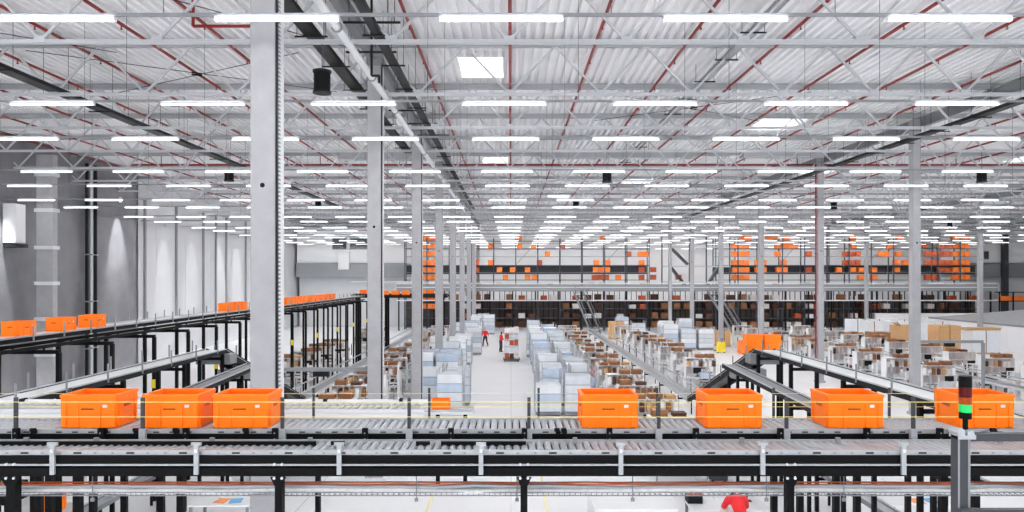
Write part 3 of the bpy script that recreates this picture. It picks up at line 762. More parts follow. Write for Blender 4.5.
slot_box = [MB().bx(-.08,.08,0,.45,0,h).mesh('slot_carton',mn) for h, mn in ((.33,'carton_brown'),(.28,'pinkish'),(.36,'white'),(.3,'carton_dark'),(.34,'cardboard'))]
ROWN = [(5.4,'inner row right of aisle',-2),(10.8,'outer row right of aisle',3),(-6.8,'inner row left of aisle',-2),(-12.74,'outer row left of aisle',3),
        (22.2,'inner row across open floor',2),(27.8,'outer row across open floor',2)]
rs = random.Random(11)
carton_n = 0; slot_n = 0
for x, rn, k0_ in ROWN:
    for kk in range(12-k0_):
        k = kk + k0_
        y = 28.9 + 3.3*k
        xx = x + rs.uniform(-.06,.06)
        if x < 0 and 51 < y < 57.5: continue
        if not in_px(xx, y, 1.5, 60): continue
        lab = 'white packing bench with slotted shelves, %s from camera, %s' % (nth(kk+1), rn)
        s = thing('packing_station', lab, 'workbench', (xx, y, 0), group='packing benches')
        if y < 49:
            single('bench_tote', tote_m[rs.randrange(3)], 'open tote on the %s bench from camera, %s' % (nth(kk+1), rn), 'tote', (xx+rs.uniform(-.1,.1)-.05, y-.62, .943), rs.uniform(-.2,.2), 'totes on packing benches')
            st_ = thing('waste_cart', 'small %s cart beside the %s bench from camera, %s' % (('dark','grey')[kk % 2], nth(kk+1), rn), 'cart', (xx+(1.2 if x > 0 else -1.2), y-.45, 0), group='small carts beside packing benches')
            ob('tub', cart_m[kk % 2], st_)
            for sx in (-.2,.2):
                for sy in (-.2,.2): ob('wheel', cw_m, st_, (sx,sy,.05))
            for sx in (-1,1): ob('side_panel', st_meshes['side_panel'], s, (sx*SW/2,0,0))
            for z in (.25,.6,1.0,1.45,1.93): ob('shelf', st_meshes['shelf'], s, (0,0,z))
            for q in range(6): ob('divider', st_meshes['divider'], s, (-.62+.25*q,0,1.46))
            for q in range(3): ob('divider', st_meshes['divider'], s, (-.45+.42*q,0,1.01))
            ob('back_panel', st_meshes['back_panel'], s); ob('bench_top', st_meshes['bench_top'], s)
            for sx in (-.8,.8): ob('leg', st_meshes['leg'], s, (sx,-.8,0))
            mo = thing('monitor', 'black monitor on the %s bench from camera, %s' % (nth(kk+1), rn), 'monitor', (xx+rs.choice((-.3,.35)), y-.3, .943), group='monitors on packing benches')
            ob('screen', mon_s, mo); ob('stand', mon_b, mo)
            if k % 2 == 0: single('label_printer', prn, 'white label printer on the %s bench from camera, %s' % (nth(kk+1), rn), 'printer', (xx+rs.choice((-.55,.6)), y-.55, .943), group='label printers')
        else:
            ob('bench', far_st, s)
        if k < 10:
            single('flow_rack', flow_m[(kk + int(abs(x))) % 2], 'low white slatted flow rack behind the %s bench from camera, %s' % (nth(kk+1), rn), 'rack', (xx, y+1.35, 0), 0, 'flow racks between packing benches')
        if k < 9:
            for q, me in enumerate(cm_meshes[rs.randrange(4)]):
                c = single('carton_bundle', me, 'brown carton bundle, %s on top of %s bench, %s' % (nth(q+1), nth(kk+1), rn), 'carton', (xx,y,0), group='carton bundles on packing benches'); carton_n += 1
        m = MB()
        if slot_n < 230:
            for q in range(7):
                if rs.random() < (.85 if k < 4 else .45):
                    single('slot_carton', slot_box[rs.randrange(5)], 'upright carton in %s slot of %s bench, %s' % (nth(q+1), nth(kk+1), rn), 'carton', (xx-.75+.25*q, y-.03, 1.464), group='cartons in bench slots'); slot_n += 1

# goods stacks wrapped in film along the aisle
ST = [MB().bx(-.6,.6,-.5,.5,0,h-.03).mesh('tier', mn) for h, mn in ((.42,'film'),(.42,'film_light'),(.42,'film_blue'))]
gap = MB().bx(-.585,.585,-.485,.485,-.03,.0).mesh('seam','mid_grey')
palm = MB()
for yy in (-.42,0,.42): palm.bx(-.6,.6,yy-.06,yy+.06,0,.1)
for xx in (-.5,-.25,0,.25,.5): palm.bx(xx-.06,xx+.06,-.5,.5,.1,.13)
palm = palm.mesh('dolly','mid_grey')
cst = MB().rod((-.02,0,.0),(.02,0,.0),.06,10).mesh('wheel','soft_black')
frm = MB()
for sx in (0,):
    for sy in (-.51,.51): frm.rod((sx,sy,.12),(sx,sy,2.05),.018,6)
    for z in (.6,1.1,1.6,2.05): frm.rod((sx,-.51,z),(sx,.51,z),.012,5)
    for yy in (-.25,0,.25): frm.rod((sx,yy,.12),(sx,yy,2.05),.009,4)
frm = frm.mesh('cage_side','galv')
stack_i = {}
def goods(x, y, tiers, side, wscale=1.0):
    stack_i[side] = stack_i.get(side, 0) + 1
    s = thing('goods_trolley', 'pale film-wrapped goods trolley, %s of those %s' % (nth(stack_i[side]), side), 'trolley', (x, y, .06), rs.uniform(-.04,.04), 'wrapped goods trolleys')
    s.scale = (wscale, 1, 1)
    ob('dolly', palm, s)
    for sx in (-.5,.5):
        for sy in (-.4,.4): ob('wheel', cst, s, (sx,sy,0))
    z = .13
    for t in range(tiers):
        ob('tier', ST[rs.randrange(3)], s, (rs.uniform(-.012,.012), rs.uniform(-.012,.012), z+.03))
        ob('seam', gap, s, (0,0,z+.03)); z += .42
    if rs.random() < 1.1: [ob('cage_side', frm, s, (q_,0,0)) for q_ in (-.61,.61)]
for y, xs_ in ((32.6,(1.75,3.15)),(34.8,(2.2,3.6)),(37.0,(2.1,3.5)),(39.2,(2.1,3.5)),(41.5,(2.2,3.6)),(44,(2.2,3.6)),(46.5,(2.1,3.5)),(49,(2.2,3.6)),(51.5,(2.1,3.5)),(54,(2.1,3.5)),(56.5,(1.9,3.3)),(60,(2.0,3.4)),(64,(2.2,3.6)),(68,(2.2,3.6)),(72,(2.4,))):
    for x in xs_: goods(x, y, rs.choice((3,4,4)) if y < 50 else rs.choice((4,5)), 'lining the right side of the aisle')
for y, xs_ in ((33,(-2.9,)),(35.2,(-2.7,-4.1)),(38.2,(-3.5,-4.9)),(40.2,(-3.5,-4.9)),(45.2,(-4.0,)),(49,(-3.8,-5.15)),(51.2,(-3.55,)),(58,(-3.1,)),(65,(-3.7,-5.05)),(67.6,(-4.1,)),(75,(-4.0,)),(78.5,(-3.9,-2.5)),(80.5,(-3.3,))):
    for x in xs_: goods(x, y, 5 if y > 37 else 4, 'lining the left side of the aisle')
for y, x in ((62,14.4),(62,16.0),(62,17.6),(64.5,14.6),(64.5,16.3),(67,15.2),(70,13.0),(71,18.0),(74,12.0)):
    goods(x, y, rs.choice((4,5)), 'gathered on the open floor near the racks', 1.1)

# ================================================================== PEOPLE
def ball(m, c, r_, n=10):
    k = len(m.v); rings = n // 2
    for a in range(1, rings):
        t = math.pi*a/rings
        for b in range(n):
            u = 2*math.pi*b/n; m.v.append((c[0]+r_*math.sin(t)*math.cos(u), c[1]+r_*math.sin(t)*math.sin(u), c[2]+r_*math.cos(t)))
    top = len(m.v); m.v.append((c[0],c[1],c[2]+r_)); m.v.append((c[0],c[1],c[2]-r_))
    for a in range(rings-2):
        for b in range(n):
            b2 = (b+1) % n; m.f.append((k+a*n+b, k+(a+1)*n+b, k+(a+1)*n+b2, k+a*n+b2)); m.mi.append(0)
    for b in range(n):
        b2 = (b+1) % n
        m.f.append((top, k+b, k+b2)); m.mi.append(0); m.f.append((top+1, k+(rings-2)*n+b2, k+(rings-2)*n+b)); m.mi.append(0)
def skin_mesh(name, verts, edges, radii, mname, voxel=.014):
    """one continuous surface grown around a jointed skeleton with a radius at every joint"""
    m = MB()
    for p, r_ in zip(verts, radii): ball(m, p, r_, 12)
    for a, b in edges: m.rod(verts[a], verts[b], radii[a], 12, radii[b])
    me = m.mesh(name + '_cage', mname)
    o = bpy.data.objects.new(name, me); COL.objects.link(o)
    md = o.modifiers.new('remesh','REMESH'); md.mode = 'VOXEL'; md.voxel_size = voxel; md.use_smooth_shade = True
    sm_ = o.modifiers.new('smooth','SMOOTH'); sm_.iterations = 6 if voxel > .01 else 2; sm_.factor = .5
    dg = bpy.context.evaluated_depsgraph_get(); dg.update()
    out = bpy.data.meshes.new_from_object(o.evaluated_get(dg)); out.name = name
    bpy.data.objects.remove(o, do_unlink=True)
    out.materials.clear(); out.materials.append(MATS[mname])
    out.polygons.foreach_set('use_smooth', [True]*len(out.polygons)); return out
def person_meshes(pose):
    if pose == 'bent':
        pel, sp, ch_, nk, hd, ht = (0,0,.95),(0,.14,1.12),(0,.34,1.25),(0,.47,1.27),(0,.55,1.27),(0,.64,1.24)
        shl = [(s*.19,.36,1.27) for s in (-1,1)]; elb = [(s*.27,.46,1.08) for s in (-1,1)]; wr = [(s*.19,.62,1.0) for s in (-1,1)]; hand = [(s*.15,.70,.985) for s in (-1,1)]
    elif pose == 'walk':
        pel, sp, ch_, nk, hd, ht = (0,0,.95),(0,.01,1.15),(0,.02,1.36),(0,.03,1.50),(0,.05,1.60),(0,.05,1.70)
        shl = [(s*.19,.02,1.41) for s in (-1,1)]; elb = [(s*.25,s*.10,1.15) for s in (-1,1)]; wr = [(s*.24,s*.2+.08,.95) for s in (-1,1)]; hand = [(s*.24,s*.22+.1,.87) for s in (-1,1)]
    else:
        pel, sp, ch_, nk, hd, ht = (0,0,.95),(0,.02,1.15),(0,.03,1.36),(0,.05,1.50),(0,.08,1.60),(0,.09,1.70)
        shl = [(s*.19,.03,1.41) for s in (-1,1)]; elb = [(s*.25,.06,1.16) for s in (-1,1)]; wr = [(s*.18,.32,1.10) for s in (-1,1)]; hand = [(s*.16,.40,1.10) for s in (-1,1)]
    st = .16 if pose == 'walk' else .02
    hip = [(s*.10,0,.90) for s in (-1,1)]; kn = [(s*.11,s*st*.7+.03,.49) for s in (-1,1)]; an = [(s*.11,s*st*1.6-.02,.09) for s in (-1,1)]; toe = [(s*.13,s*st*1.6+.13,.04) for s in (-1,1)]
    V = [pel, sp, ch_, nk, hd, ht]; Rr = [.13,.125,.14,.055,.085,.078]; E = [(0,1),(1,2),(2,3),(3,4),(4,5)]
    for i in (0,1):
        b = len(V); V += [shl[i], elb[i], wr[i], hand[i]]; Rr += [.065,.045,.032,.035]; E += [(2,b),(b,b+1),(b+1,b+2),(b+2,b+3)]
        h = Vector(hand[i]); d = (h - Vector(wr[i])).normalized(); side = d.cross(Vector((0,0,1)))
        side = side.normalized() if side.length > .1 else Vector((0,1,0))
        for q, (off, ln) in enumerate(((-.03,.075),(-.01,.088),(.01,.082),(.03,.065))):
            c = len(V); p1 = h + side*off + d*.03; p2 = p1 + d*ln*.55; p3 = p2 + d*ln*.4 + Vector((0,0,-.025))
            V += [tuple(p1), tuple(p2), tuple(p3)]; Rr += [.009,.0085,.0075]; E += [(b+3,c),(c,c+1),(c+1,c+2)]
        c = len(V); sgn = -1 if i == 1 else 1
        p1 = h + side*(.04*sgn) - d*.015; p2 = p1 + d*.035 + side*(.015*sgn)
        V += [tuple(p1), tuple(p2)]; Rr += [.011,.009]; E += [(b+3,c),(c,c+1)]
        b = len(V); V += [hip[i], kn[i], an[i], toe[i]]; Rr += [.085,.058,.042,.035]; E += [(0,b),(b,b+1),(b+1,b+2),(b+2,b+3)]
    body = skin_mesh('body', V, E, Rr, 'skin', .007)
    # shirt with sleeves
    V = [pel, sp, ch_, tuple(Vector(ch_).lerp(Vector(nk), .55))]; Rr = [.138,.15,.165,.075]; E = [(0,1),(1,2),(2,3)]
    for i in (0,1):
        b = len(V); V += [shl[i], elb[i], tuple(Vector(elb[i]).lerp(Vector(wr[i]), .75))]; Rr += [.088,.064,.05]; E += [(2,b),(b,b+1),(b+1,b+2)]
    shirt = skin_mesh('shirt', V, E, Rr, 'red_shirt')
    V = [(0,0,.95)]; Rr = [.156]; E = []
    for i in (0,1):
        b = len(V); V += [hip[i], kn[i], (an[i][0],an[i][1],an[i][2]+.03)]; Rr += [.114,.078,.064]; E += [(0,b),(b,b+1),(b+1,b+2)]
    trousers = skin_mesh('trousers', V, E, Rr, 'trouser')
    shoes = [skin_mesh('shoe', [(an[i][0],an[i][1]-.03,.045), toe[i]], [(0,1)], [.05,.042], 'shoe') for i in (0,1)]
    d = (Vector(ht)-Vector(hd)).normalized(); bk = Vector((0,-.022,0)) if pose != 'bent' else Vector((0,0,.022))
    hair = skin_mesh('hair', [tuple(Vector(hd)+bk+d*.02), tuple(Vector(ht)+bk*.6+d*.012)], [(0,1)], [.088,.082], 'hair')
    # face: eyes, nose, mouth, ears
    fw = Vector((0,1,0)) if pose != 'bent' else Vector((0,.25,-.97)).normalized(); fc = MB(); c0 = Vector(hd)+d*.04
    for s in (-1,1):
        e = c0 + Vector((s*.03,0,0)) + fw*.078; fc.rod(tuple(e), tuple(e+fw*.008), .010, 8)
        q = c0 + Vector((s*.085,0,0)); fc.rod(tuple(q-d*.02), tuple(q+d*.025), .012, 6)
    fc.rod(tuple(c0+fw*.075-d*.01), tuple(c0+fw*.1-d*.035), .010, 6); m_ = c0+fw*.078-d*.065; fc.rod((m_[0]-.02,m_[1],m_[2]),(m_[0]+.02,m_[1],m_[2]),.006,6)
    return dict(body=body, shirt=shirt, trousers=trousers, shoes=shoes, hair=hair, face=fc.mesh('face','skin'))
POSE = {p: person_meshes(p) for p in ('bent','stand','walk')}
def person(pose, x, y, rz, label):
    P = POSE[pose]; p = thing('person', label, 'person', (x, y, 0), rz, 'people in red shirts')
    ob('body', P['body'], p); ob('shirt', P['shirt'], p); ob('trousers', P['trousers'], p); ob('hair', P['hair'], p); ob('face', P['face'], p)
    for s in P['shoes']: ob('shoe', s, p)
person('bent', 5.32, 15.75, 0, 'person in red shirt bending over the near bench below the conveyors')
person('walk', -2.45, 65.0, 2.6, 'person in red shirt walking beside the left trolleys in the aisle')
person('stand', -0.9, 60.0, -1.2, 'person in red shirt standing left of the loaded cart in the aisle')
person('stand', -5.5, 47.0, .5, 'person in red shirt at a packing bench left of the aisle')
person('stand', 4.45, 37.6, -1.57, 'person in red shirt at a packing bench right of the aisle')
person('stand', -0.45, 66.5, 3.0, 'person in red shirt far down the aisle behind the cart')
person('walk', -17.5, 41.5, 1.0, 'person in red shirt under the high left conveyor')

# ================================================================== FAR RACKS AND MEZZANINE
RY = 86.0; PIT = 2.8; RX0 = -13.4
up_m = MB().bx(-.06,.06,-.06,.06,0,11.5).mesh('upright','rack_steel')
sh_m = MB().bx(.06,PIT-.06,0,1.2,-.05,.03).mesh('shelf','rack_steel')
sh_l = MB().bx(.06,PIT-.06,0,1.2,-.03,.02).mesh('shelf','mid_grey')
bp_m = MB().bx(.06,PIT-.06,1.3,1.34,.2,3.65).mesh('back_panel','rack_back')
mp_m = MB().bx(.06,PIT-.06,1.3,1.34,7.0,8.05).mesh('back_panel','dark_grey')
bc_m = MB().beam((.06,1.28,8.2),(PIT-.12,1.25,11.1),.04,.04).mesh('brace','rack_steel')
dp_m = MB().bx(-.04,.04,-.04,.04,.05,4.8).mesh('divider_post','soft_black')
UPL = [6.25,7.2,8.1,9.2,10.2,11.15]; LOL = [.3,1.4,2.6,3.7]
for i in range(26):
    x = RX0 + PIT*i
    tower = 18.2 < x + PIT/2 < 26.8
    r_ = thing('storage_rack', 'tall dark steel storage rack bay, %s from the left end of the mezzanine' % nth(i+1), 'rack', (x, RY, 0), group='storage rack bays')
    ob('upright', up_m, r_); ob('upright', up_m, r_, (0,1.2,0))
    if i == 25: ob('upright', up_m, r_, (PIT,0,0))
    for z in LOL: ob('shelf', sh_m, r_, (0,0,z))
    ob('back_panel', bp_m, r_)
    for q in (.75,1.4,2.05): ob('divider_post', dp_m, r_, (q,1.15,0))
    if not tower:
        for k, z in enumerate(UPL): ob('shelf', sh_l if k % 2 else sh_m, r_, (0,0,z))
        ob('back_panel', mp_m, r_)
        if i % 4 == 1: ob('brace', bc_m, r_)
M_ = thing('mezzanine_walkway', 'grey mezzanine walkway with railing in front of the storage racks', 'walkway', (0, 0, 0))
ob('deck', MB().bx(-14,59.6,83.7,85.9,4.86,4.98).mesh('deck','dark_grey'), M_)
ob('fascia', MB().bx(-14,59.6,83.6,83.7,4.9,5.72).mesh('fascia','mid_grey'), M_)
ob('cable_rail', MB().bx(-14,59.6,83.55,83.6,5.3,5.4).mesh('cable_rail','light_grey'), M_)
ob('handrail', MB().bx(-14,59.6,83.6,83.68,5.80,5.9).mesh('handrail','white'), M_)
ob('service_pipe', MB().rod((-14,83.5,3.75),(59.6,83.5,3.75),.07,8).mesh('service_pipe','white'), M_)
pm = MB().bx(-.08,.08,-.08,.08,0,4.86).mesh('support_post','soft_black'); rp = MB().bx(-.03,.03,-.03,.03,4.95,5.8).mesh('rail_post','light_grey')
for i in range(27): ob('support_post', pm, M_, (-14+.2+2.8*i,84.0,0))
for i in range(50): ob('rail_post', rp, M_, (-13.8+1.5*i,83.64,0))
# white frame tower among the racks
tw = thing('lift_tower', 'white-beamed stair tower between the storage racks', 'tower', (18.6, 84.6, 4.984))
for z in (2.85, 5.25, 0.9): ob('beam', MB().bx(0,8.6,-.08,.08,z,z+.2).mesh('beam','light_grey'), tw)
for x in (.1,1.2,3.5,5.6,7.2,8.5): ob('post', MB().bx(x-.06,x+.06,-.1,.1,0,6.6).mesh('post','rack_steel'), tw)
for (a, b) in (((1.3,2.9),(3.4,.2)),((5.6,.2),(7.2,2.8)),((1.4,5.2),(3.4,3.2))): ob('stair_flight', MB().beam((a[0],.5,a[1]),(b[0],.5,b[1]),.8,.25).mesh('stair_flight','dark_grey'), tw)
# stairs down to the floor
for i, (px, lab) in enumerate(((578,'steep dark stair from the mezzanine behind the right packing line'),(712,'steep dark stair from the mezzanine near the open floor'))):
    s = thing('stair', lab, 'stair', (wx(px,83.4), 83.3, 0))
    for sx in (-.55,.55): ob('stringer', MB().beam((sx,0,4.9),(sx+1.6,-4.6,.15),.08,.3).mesh('stringer','mid_grey'), s)
    for q in range(14):
        t = (q+.5)/14; ob('tread', MB().bx(-.5,.5,-.14,.14,-.02,.02).mesh('tread','soft_black'), s, (1.6*t,-4.6*t,4.9-4.75*t))
    for sx in (-.55,.55): ob('handrail', MB().beam((sx,0,5.8),(sx+1.6,-4.6,1.05),.05,.05).mesh('handrail','mid_grey'), s)
# bins stored on the upper racks
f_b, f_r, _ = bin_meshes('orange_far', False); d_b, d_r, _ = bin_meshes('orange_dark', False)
LV = {241:11.18, 248:10.23, 255:9.23, 264:8.13, 272:7.23, 279:6.28, 296:3.73, 304:2.63, 311:1.43}
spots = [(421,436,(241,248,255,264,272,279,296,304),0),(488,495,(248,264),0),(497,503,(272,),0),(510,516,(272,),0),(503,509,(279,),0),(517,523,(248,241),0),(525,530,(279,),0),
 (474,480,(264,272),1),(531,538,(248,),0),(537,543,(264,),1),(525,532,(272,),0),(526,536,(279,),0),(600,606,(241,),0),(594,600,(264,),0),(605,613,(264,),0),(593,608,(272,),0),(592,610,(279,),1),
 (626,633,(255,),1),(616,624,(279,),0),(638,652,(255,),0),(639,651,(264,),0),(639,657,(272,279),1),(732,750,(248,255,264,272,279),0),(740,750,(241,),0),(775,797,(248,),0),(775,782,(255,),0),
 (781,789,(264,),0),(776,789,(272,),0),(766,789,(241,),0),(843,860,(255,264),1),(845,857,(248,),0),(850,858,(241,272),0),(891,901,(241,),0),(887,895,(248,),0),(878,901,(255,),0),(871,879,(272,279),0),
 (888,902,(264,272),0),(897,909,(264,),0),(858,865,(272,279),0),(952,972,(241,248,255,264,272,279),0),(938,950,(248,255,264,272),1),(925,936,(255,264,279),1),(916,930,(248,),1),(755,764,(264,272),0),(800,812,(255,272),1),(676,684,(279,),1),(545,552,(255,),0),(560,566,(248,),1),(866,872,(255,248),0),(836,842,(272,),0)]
bn = {}; used_b = {}
def rack_x_ok(x):
    f_ = (x - RX0) % PIT
    return .2 < f_ < PIT-.2
count_rb = 0
LVN = {241:'top',248:'fifth',255:'fourth',264:'third',272:'second',279:'lowest upper',296:'top lower',304:'third lower',311:'second lower'}
for (a, b, lvs, dk) in spots:
    for lv in lvs:
        x = wx(a+2.5, RY+.4)
        while x < wx(b, RY+.4):
            if rack_x_ok(x) and all(abs(x-u) > .72 for u in used_b.get(lv, [])):
                used_b.setdefault(lv, []).append(x)
                key = (lv,); bn[key] = bn.get(key, 0) + 1
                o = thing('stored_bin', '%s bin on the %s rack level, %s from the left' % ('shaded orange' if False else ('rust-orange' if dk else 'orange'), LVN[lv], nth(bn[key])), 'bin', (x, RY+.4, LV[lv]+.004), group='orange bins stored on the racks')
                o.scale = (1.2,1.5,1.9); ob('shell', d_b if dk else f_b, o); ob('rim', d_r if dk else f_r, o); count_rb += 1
            x += .74
# cartons on the lower racks and at the walkway level
cb_ = [MB().bx(-.4,.4,0,.9,0,h).mesh('stored_carton',mn) for h, mn in ((.62,'carton_dark'),(.7,'carton_brown'),(.55,'orange_dark'),(.6,'pinkish'),(.5,'white'),(.72,'carton_dark'))]
rk = random.Random(5); cn = {}
for z, nm in ((LOL[0],'bottom'),(LOL[1],'second'),(LOL[2],'third'),(LOL[3],'fourth')):
    for i in range(26):
        for q in range(2):
            if rk.random() < .62 and i > 1:
                cn[nm] = cn.get(nm,0)+1
                single('stored_carton', cb_[rk.choice((0,0,1,1,2,3,4,5))], 'stored carton on the %s lower rack shelf, %s from the left' % (nm, nth(cn[nm])), 'carton', (RX0+PIT*i+.75+1.25*q, RY+.1, z+.034), group='cartons on the lower racks')
wt = [MB().bx(-.33,.33,-.25,.25,0,h).mesh('walkway_tote',mn) for h, mn in ((.9,'pinkish'),(.75,'white'),(1.05,'light_grey'),(.8,'cardboard'))]
for i in range(56):
    x = -13+1.28*i
    if rk.random() < .8 and not (18.0 < x < 27.8):
        single('walkway_tote', wt[rk.choice((0,1,1,2,2,3))], 'pale tote on the mezzanine walkway, place %s along the railing from the left' % nth(i+1) if i < 59 else 'pale tote', 'tote', (x, 85.3, 4.984), group='totes along the mezzanine')

# far left and far right offices above the hall
def office(name, x0, x1, lab, wins):
    o = thing(name, lab, 'office', (0, 0, 0))
    ob('wall', MB().bx(x0,x1,90.0,95,8.5,13.0).mesh('wall','back_wall'), o)
    ob('fascia', MB().bx(x0,x1,89.6,95,6.6,8.45).mesh('fascia','mid_grey'), o)
    ob('lower_wall', MB().bx(x0,x1,91.0,95,0,6.6).mesh('lower_wall','wall_white'), o)
    for (a, b, za, zb) in wins:
        f = ob('window', MB().bx(a-.1,b+.1,89.93,90,za-.1,zb+.1).mesh('window','light_grey'), o)
        ob('pane', MB().bx(a,b,89.88,89.93,za,zb).mesh('pane','glass_dark'), f)
    return o
o = office('mezzanine_office', -28.2, -13.9, 'white raised office with dark windows at the far left end', [(-23.5,-21.7,10.3,11.7),(-21.2,-18.8,10.3,11.7)])
ob('pier', MB().bx(-22.6,-21.2,89.2,90,7.6,10.0).mesh('pier','white'), o)
o = office('mezzanine_office', 59.8, 73.5, 'white raised office with small window at the far right end', [(62.3,62.9,9.0,10.0)])
ob('dark_post', MB().bx(64.2,64.9,89.0,89.5,0,12.2).mesh('dark_post','dark_grey'), o)
cs = thing('bin_shelf', 'dark shelf holding a row of orange bins at the far right', 'shelf', (59.9, 84.2, 0))
ob('board', MB().bx(0,7,-.4,.4,3.6,3.7).mesh('board','soft_black'), cs); ob('upper_board', MB().bx(0,7,-.4,.4,4.7,4.8).mesh('upper_board','soft_black'), cs)
for x in (.1,1.8,3.5,5.2,6.9): ob('leg', MB().bx(x-.06,x+.06,-.4,-.28,0,4.8).mesh('leg','soft_black'), cs)
for i in range(9):
    o = thing('stored_bin', 'orange bin on the dark far right shelf, %s from the left' % nth(i+1), 'bin', (60.6+.72*i, 84.25, 3.706), group='orange bins on the far right shelf'); o.scale = (1.2,1.2,1.7)
    ob('shell', f_b, o); ob('rim', f_r, o)

# white enclosure with ribbed grey roof on the right
E_ = thing('machine_enclosure', 'long white machine enclosure with ribbed grey roof at the right', 'enclosure', (43.5, 52, 0))
ob('body', MB().bx(0,16,0,29.5,0,2.3).mesh('body','white'), E_)
pn = MB().bx(-.03,0,.03,1.9,.1,2.2).mesh('side_panel','white')
for i in range(15): ob('side_panel', pn, E_, (0,1.96*i,0))
ob('roof_edge', MB().bx(-.1,.3,0,19,2.3,2.45).mesh('roof_edge','mid_grey'), E_)
rb_ = MB().beam((.3,.4,2.38),(15.8,.4,3.6),.74,.16).mesh('roof_sheet','roof_sheet')
ob('end_wall', MB().quad([(0,-.01,2.3),(16,-.01,2.3),(16,-.01,3.5)]).quad([(16,19,2.3),(0,19,2.3),(16,19,3.5)]).quad([(16,0,2.3),(16,19,2.3),(16,19,3.5),(16,0,3.5)]).mesh('end_wall','white'), E_)
for i in range(19): ob('roof_sheet', rb_, E_, (0,.05+i,0))

# cardboard, wrapped cabinets and small vehicles on the open floor
def box_pallet(name, x, y, w_, d_, h_, mn, lab, cat, flaps=False):
    p = thing(name, lab, cat, (x, y, 0))
    m = MB()
    for yy in (-d_/2+.08, 0, d_/2-.08): m.bx(-w_/2,w_/2,yy-.06,yy+.06,0,.1)
    for k in range(5): m.bx(-w_/2+(w_-.12)*k/4,-w_/2+(w_-.12)*k/4+.12,-d_/2,d_/2,.1,.13)
    ob('pallet', m.mesh('pallet','cardboard'), p)
    ob('box', MB().bx(-w_/2+.03,w_/2-.03,-d_/2+.03,d_/2-.03,.13,h_).mesh('box',mn), p)
    if flaps: ob('flap', MB().beam((-w_/2,-d_/2,h_),(-w_/2-.35,-d_/2,h_+.25),d_*.6,.02).mesh('flap',mn), p)
    ob('tape', MB().bx(-.04,.04,-d_/2+.022,d_/2-.022,.13,h_+.006).mesh('tape','carton_brown'), p)
box_pallet('carton_pallet', 33.4, 58, 1.7, 1.6, 2.5, 'cardboard', 'big brown cardboard box left of the front column across the open floor', 'box', True)
box_pallet('carton_pallet', 36.8, 58, 1.9, 1.6, 2.5, 'cardboard', 'biggest brown cardboard box in front of the white enclosure', 'box')
box_pallet('wrapped_pallet', 40.6, 59, 2.4, 1.4, 2.0, 'film_light', 'low white wrapped pallet under flat brown cartons beside the enclosure', 'pallet')
single('flat_carton', MB().bx(-1.5,1.3,-.6,.6,0,.12).bx(-1.3,1.4,-.55,.6,.13,.22).mesh('flat_carton','cardboard'), 'flat brown cartons lying on the low white pallet beside the enclosure', 'carton', (40.6,59,2.007))
box_pallet('carton_pallet', 30.6, 57, 1.6, 1.2, 2.0, 'carton_brown', 'small dark brown carton stack beside the far benches', 'box')
box_pallet('carton_pallet', 20.2, 65.2, 1.3, 1.1, 1.5, 'cardboard', 'brown carton pallet standing beyond the yellow pallet truck', 'box')
box_pallet('carton_pallet', 11.2, 72.6, 1.6, 1.2, 1.9, 'cardboard', 'brown carton pallet at the far end of the right packing line', 'box')
for i, (x, y) in enumerate(((33.5,63.5),(35.6,63.5),(37.7,63.5),(39.8,63.5),(33.5,66.5),(35.6,66.5),(38,66.5))):
    box_pallet('wrapped_pallet', x, y, 1.5, 1.2, 2.5, 'film_light', 'white wrapped pallet by the enclosure, %s of that cluster' % nth(i+1), 'pallet')
cbx = thing('panel_cabinet', 'tall white panelled cabinet at the right edge between bench rows', 'cabinet', (26.9, 33.8, 0))
ob('body', MB().bx(-.75,.8,-.45,.45,.1,3.2).mesh('body','white'), cbx); ob('plinth', MB().bx(-.7,.75,-.4,.4,0,.1).mesh('plinth','mid_grey'), cbx)
for x in (-.7,.08): ob('door', MB().bx(x,x+.7,-.475,-.45,.2,3.1).mesh('door','white'), cbx)
def pallet_jack(x, y, mn, lab):
    j = thing('pallet_truck', lab, 'pallet truck', (x, y, 0))
    ob('body', MB().frustum((-.36,.36,-.25,.2),.1,(-.32,.32,-.2,.12),.95).mesh('body',mn), j)
    for sx in (-.2,.2): ob('fork', MB().bx(sx-.08,sx+.08,.2,1.3,.08,.14).mesh('fork','soft_black'), j)
    ob('tiller', MB().rod((0,-.15,.9),(0,-.45,1.25),.03,8).rod((-.18,-.45,1.25),(.18,-.45,1.25),.025,8).mesh('tiller','soft_black'), j)
    for sx in (-.28,.28): ob('wheel', MB().rod((sx-.04,-.1,.1),(sx+.04,-.1,.1),.1,12).mesh('wheel','soft_black'), j)
pallet_jack(-4.35, 56.0, 'yellow', 'yellow pallet truck beside the trolleys left of the aisle')
pallet_jack(18.2, 59.2, 'yellow', 'yellow pallet truck on the open floor near a column')
cr = thing('orange_crate', 'large orange crate on the open floor beside the yellow pallet truck', 'crate', (20.4, 59.2, 0)); cr.scale = (2.3,2.4,3.2)
ob('shell', f_b, cr); ob('rim', f_r, cr)
ct = thing('goods_cart', 'tall loaded goods cart parked in the middle of the aisle', 'cart', (.05, 53.6, 0))
ob('base', MB().bx(-.65,.65,-.6,.6,.14,.22).mesh('base','dark_grey'), ct)
for sx in (-.55,.55):
    for sy in (-.5,.5):
        ob('wheel', MB().rod((sx-.03,sy,.08),(sx+.03,sy,.08),.08,10).mesh('wheel','black'), ct); ob('post', MB().bx(sx-.03,sx+.03,sy-.03,sy+.03,.22,2.5).mesh('post','light_grey'), ct)
for z in (.75,1.25,1.75,2.25): ob('shelf', MB().bx(-.6,.6,-.55,.55,z-.03,z).mesh('shelf','light_grey'), ct)
rk2 = random.Random(9)
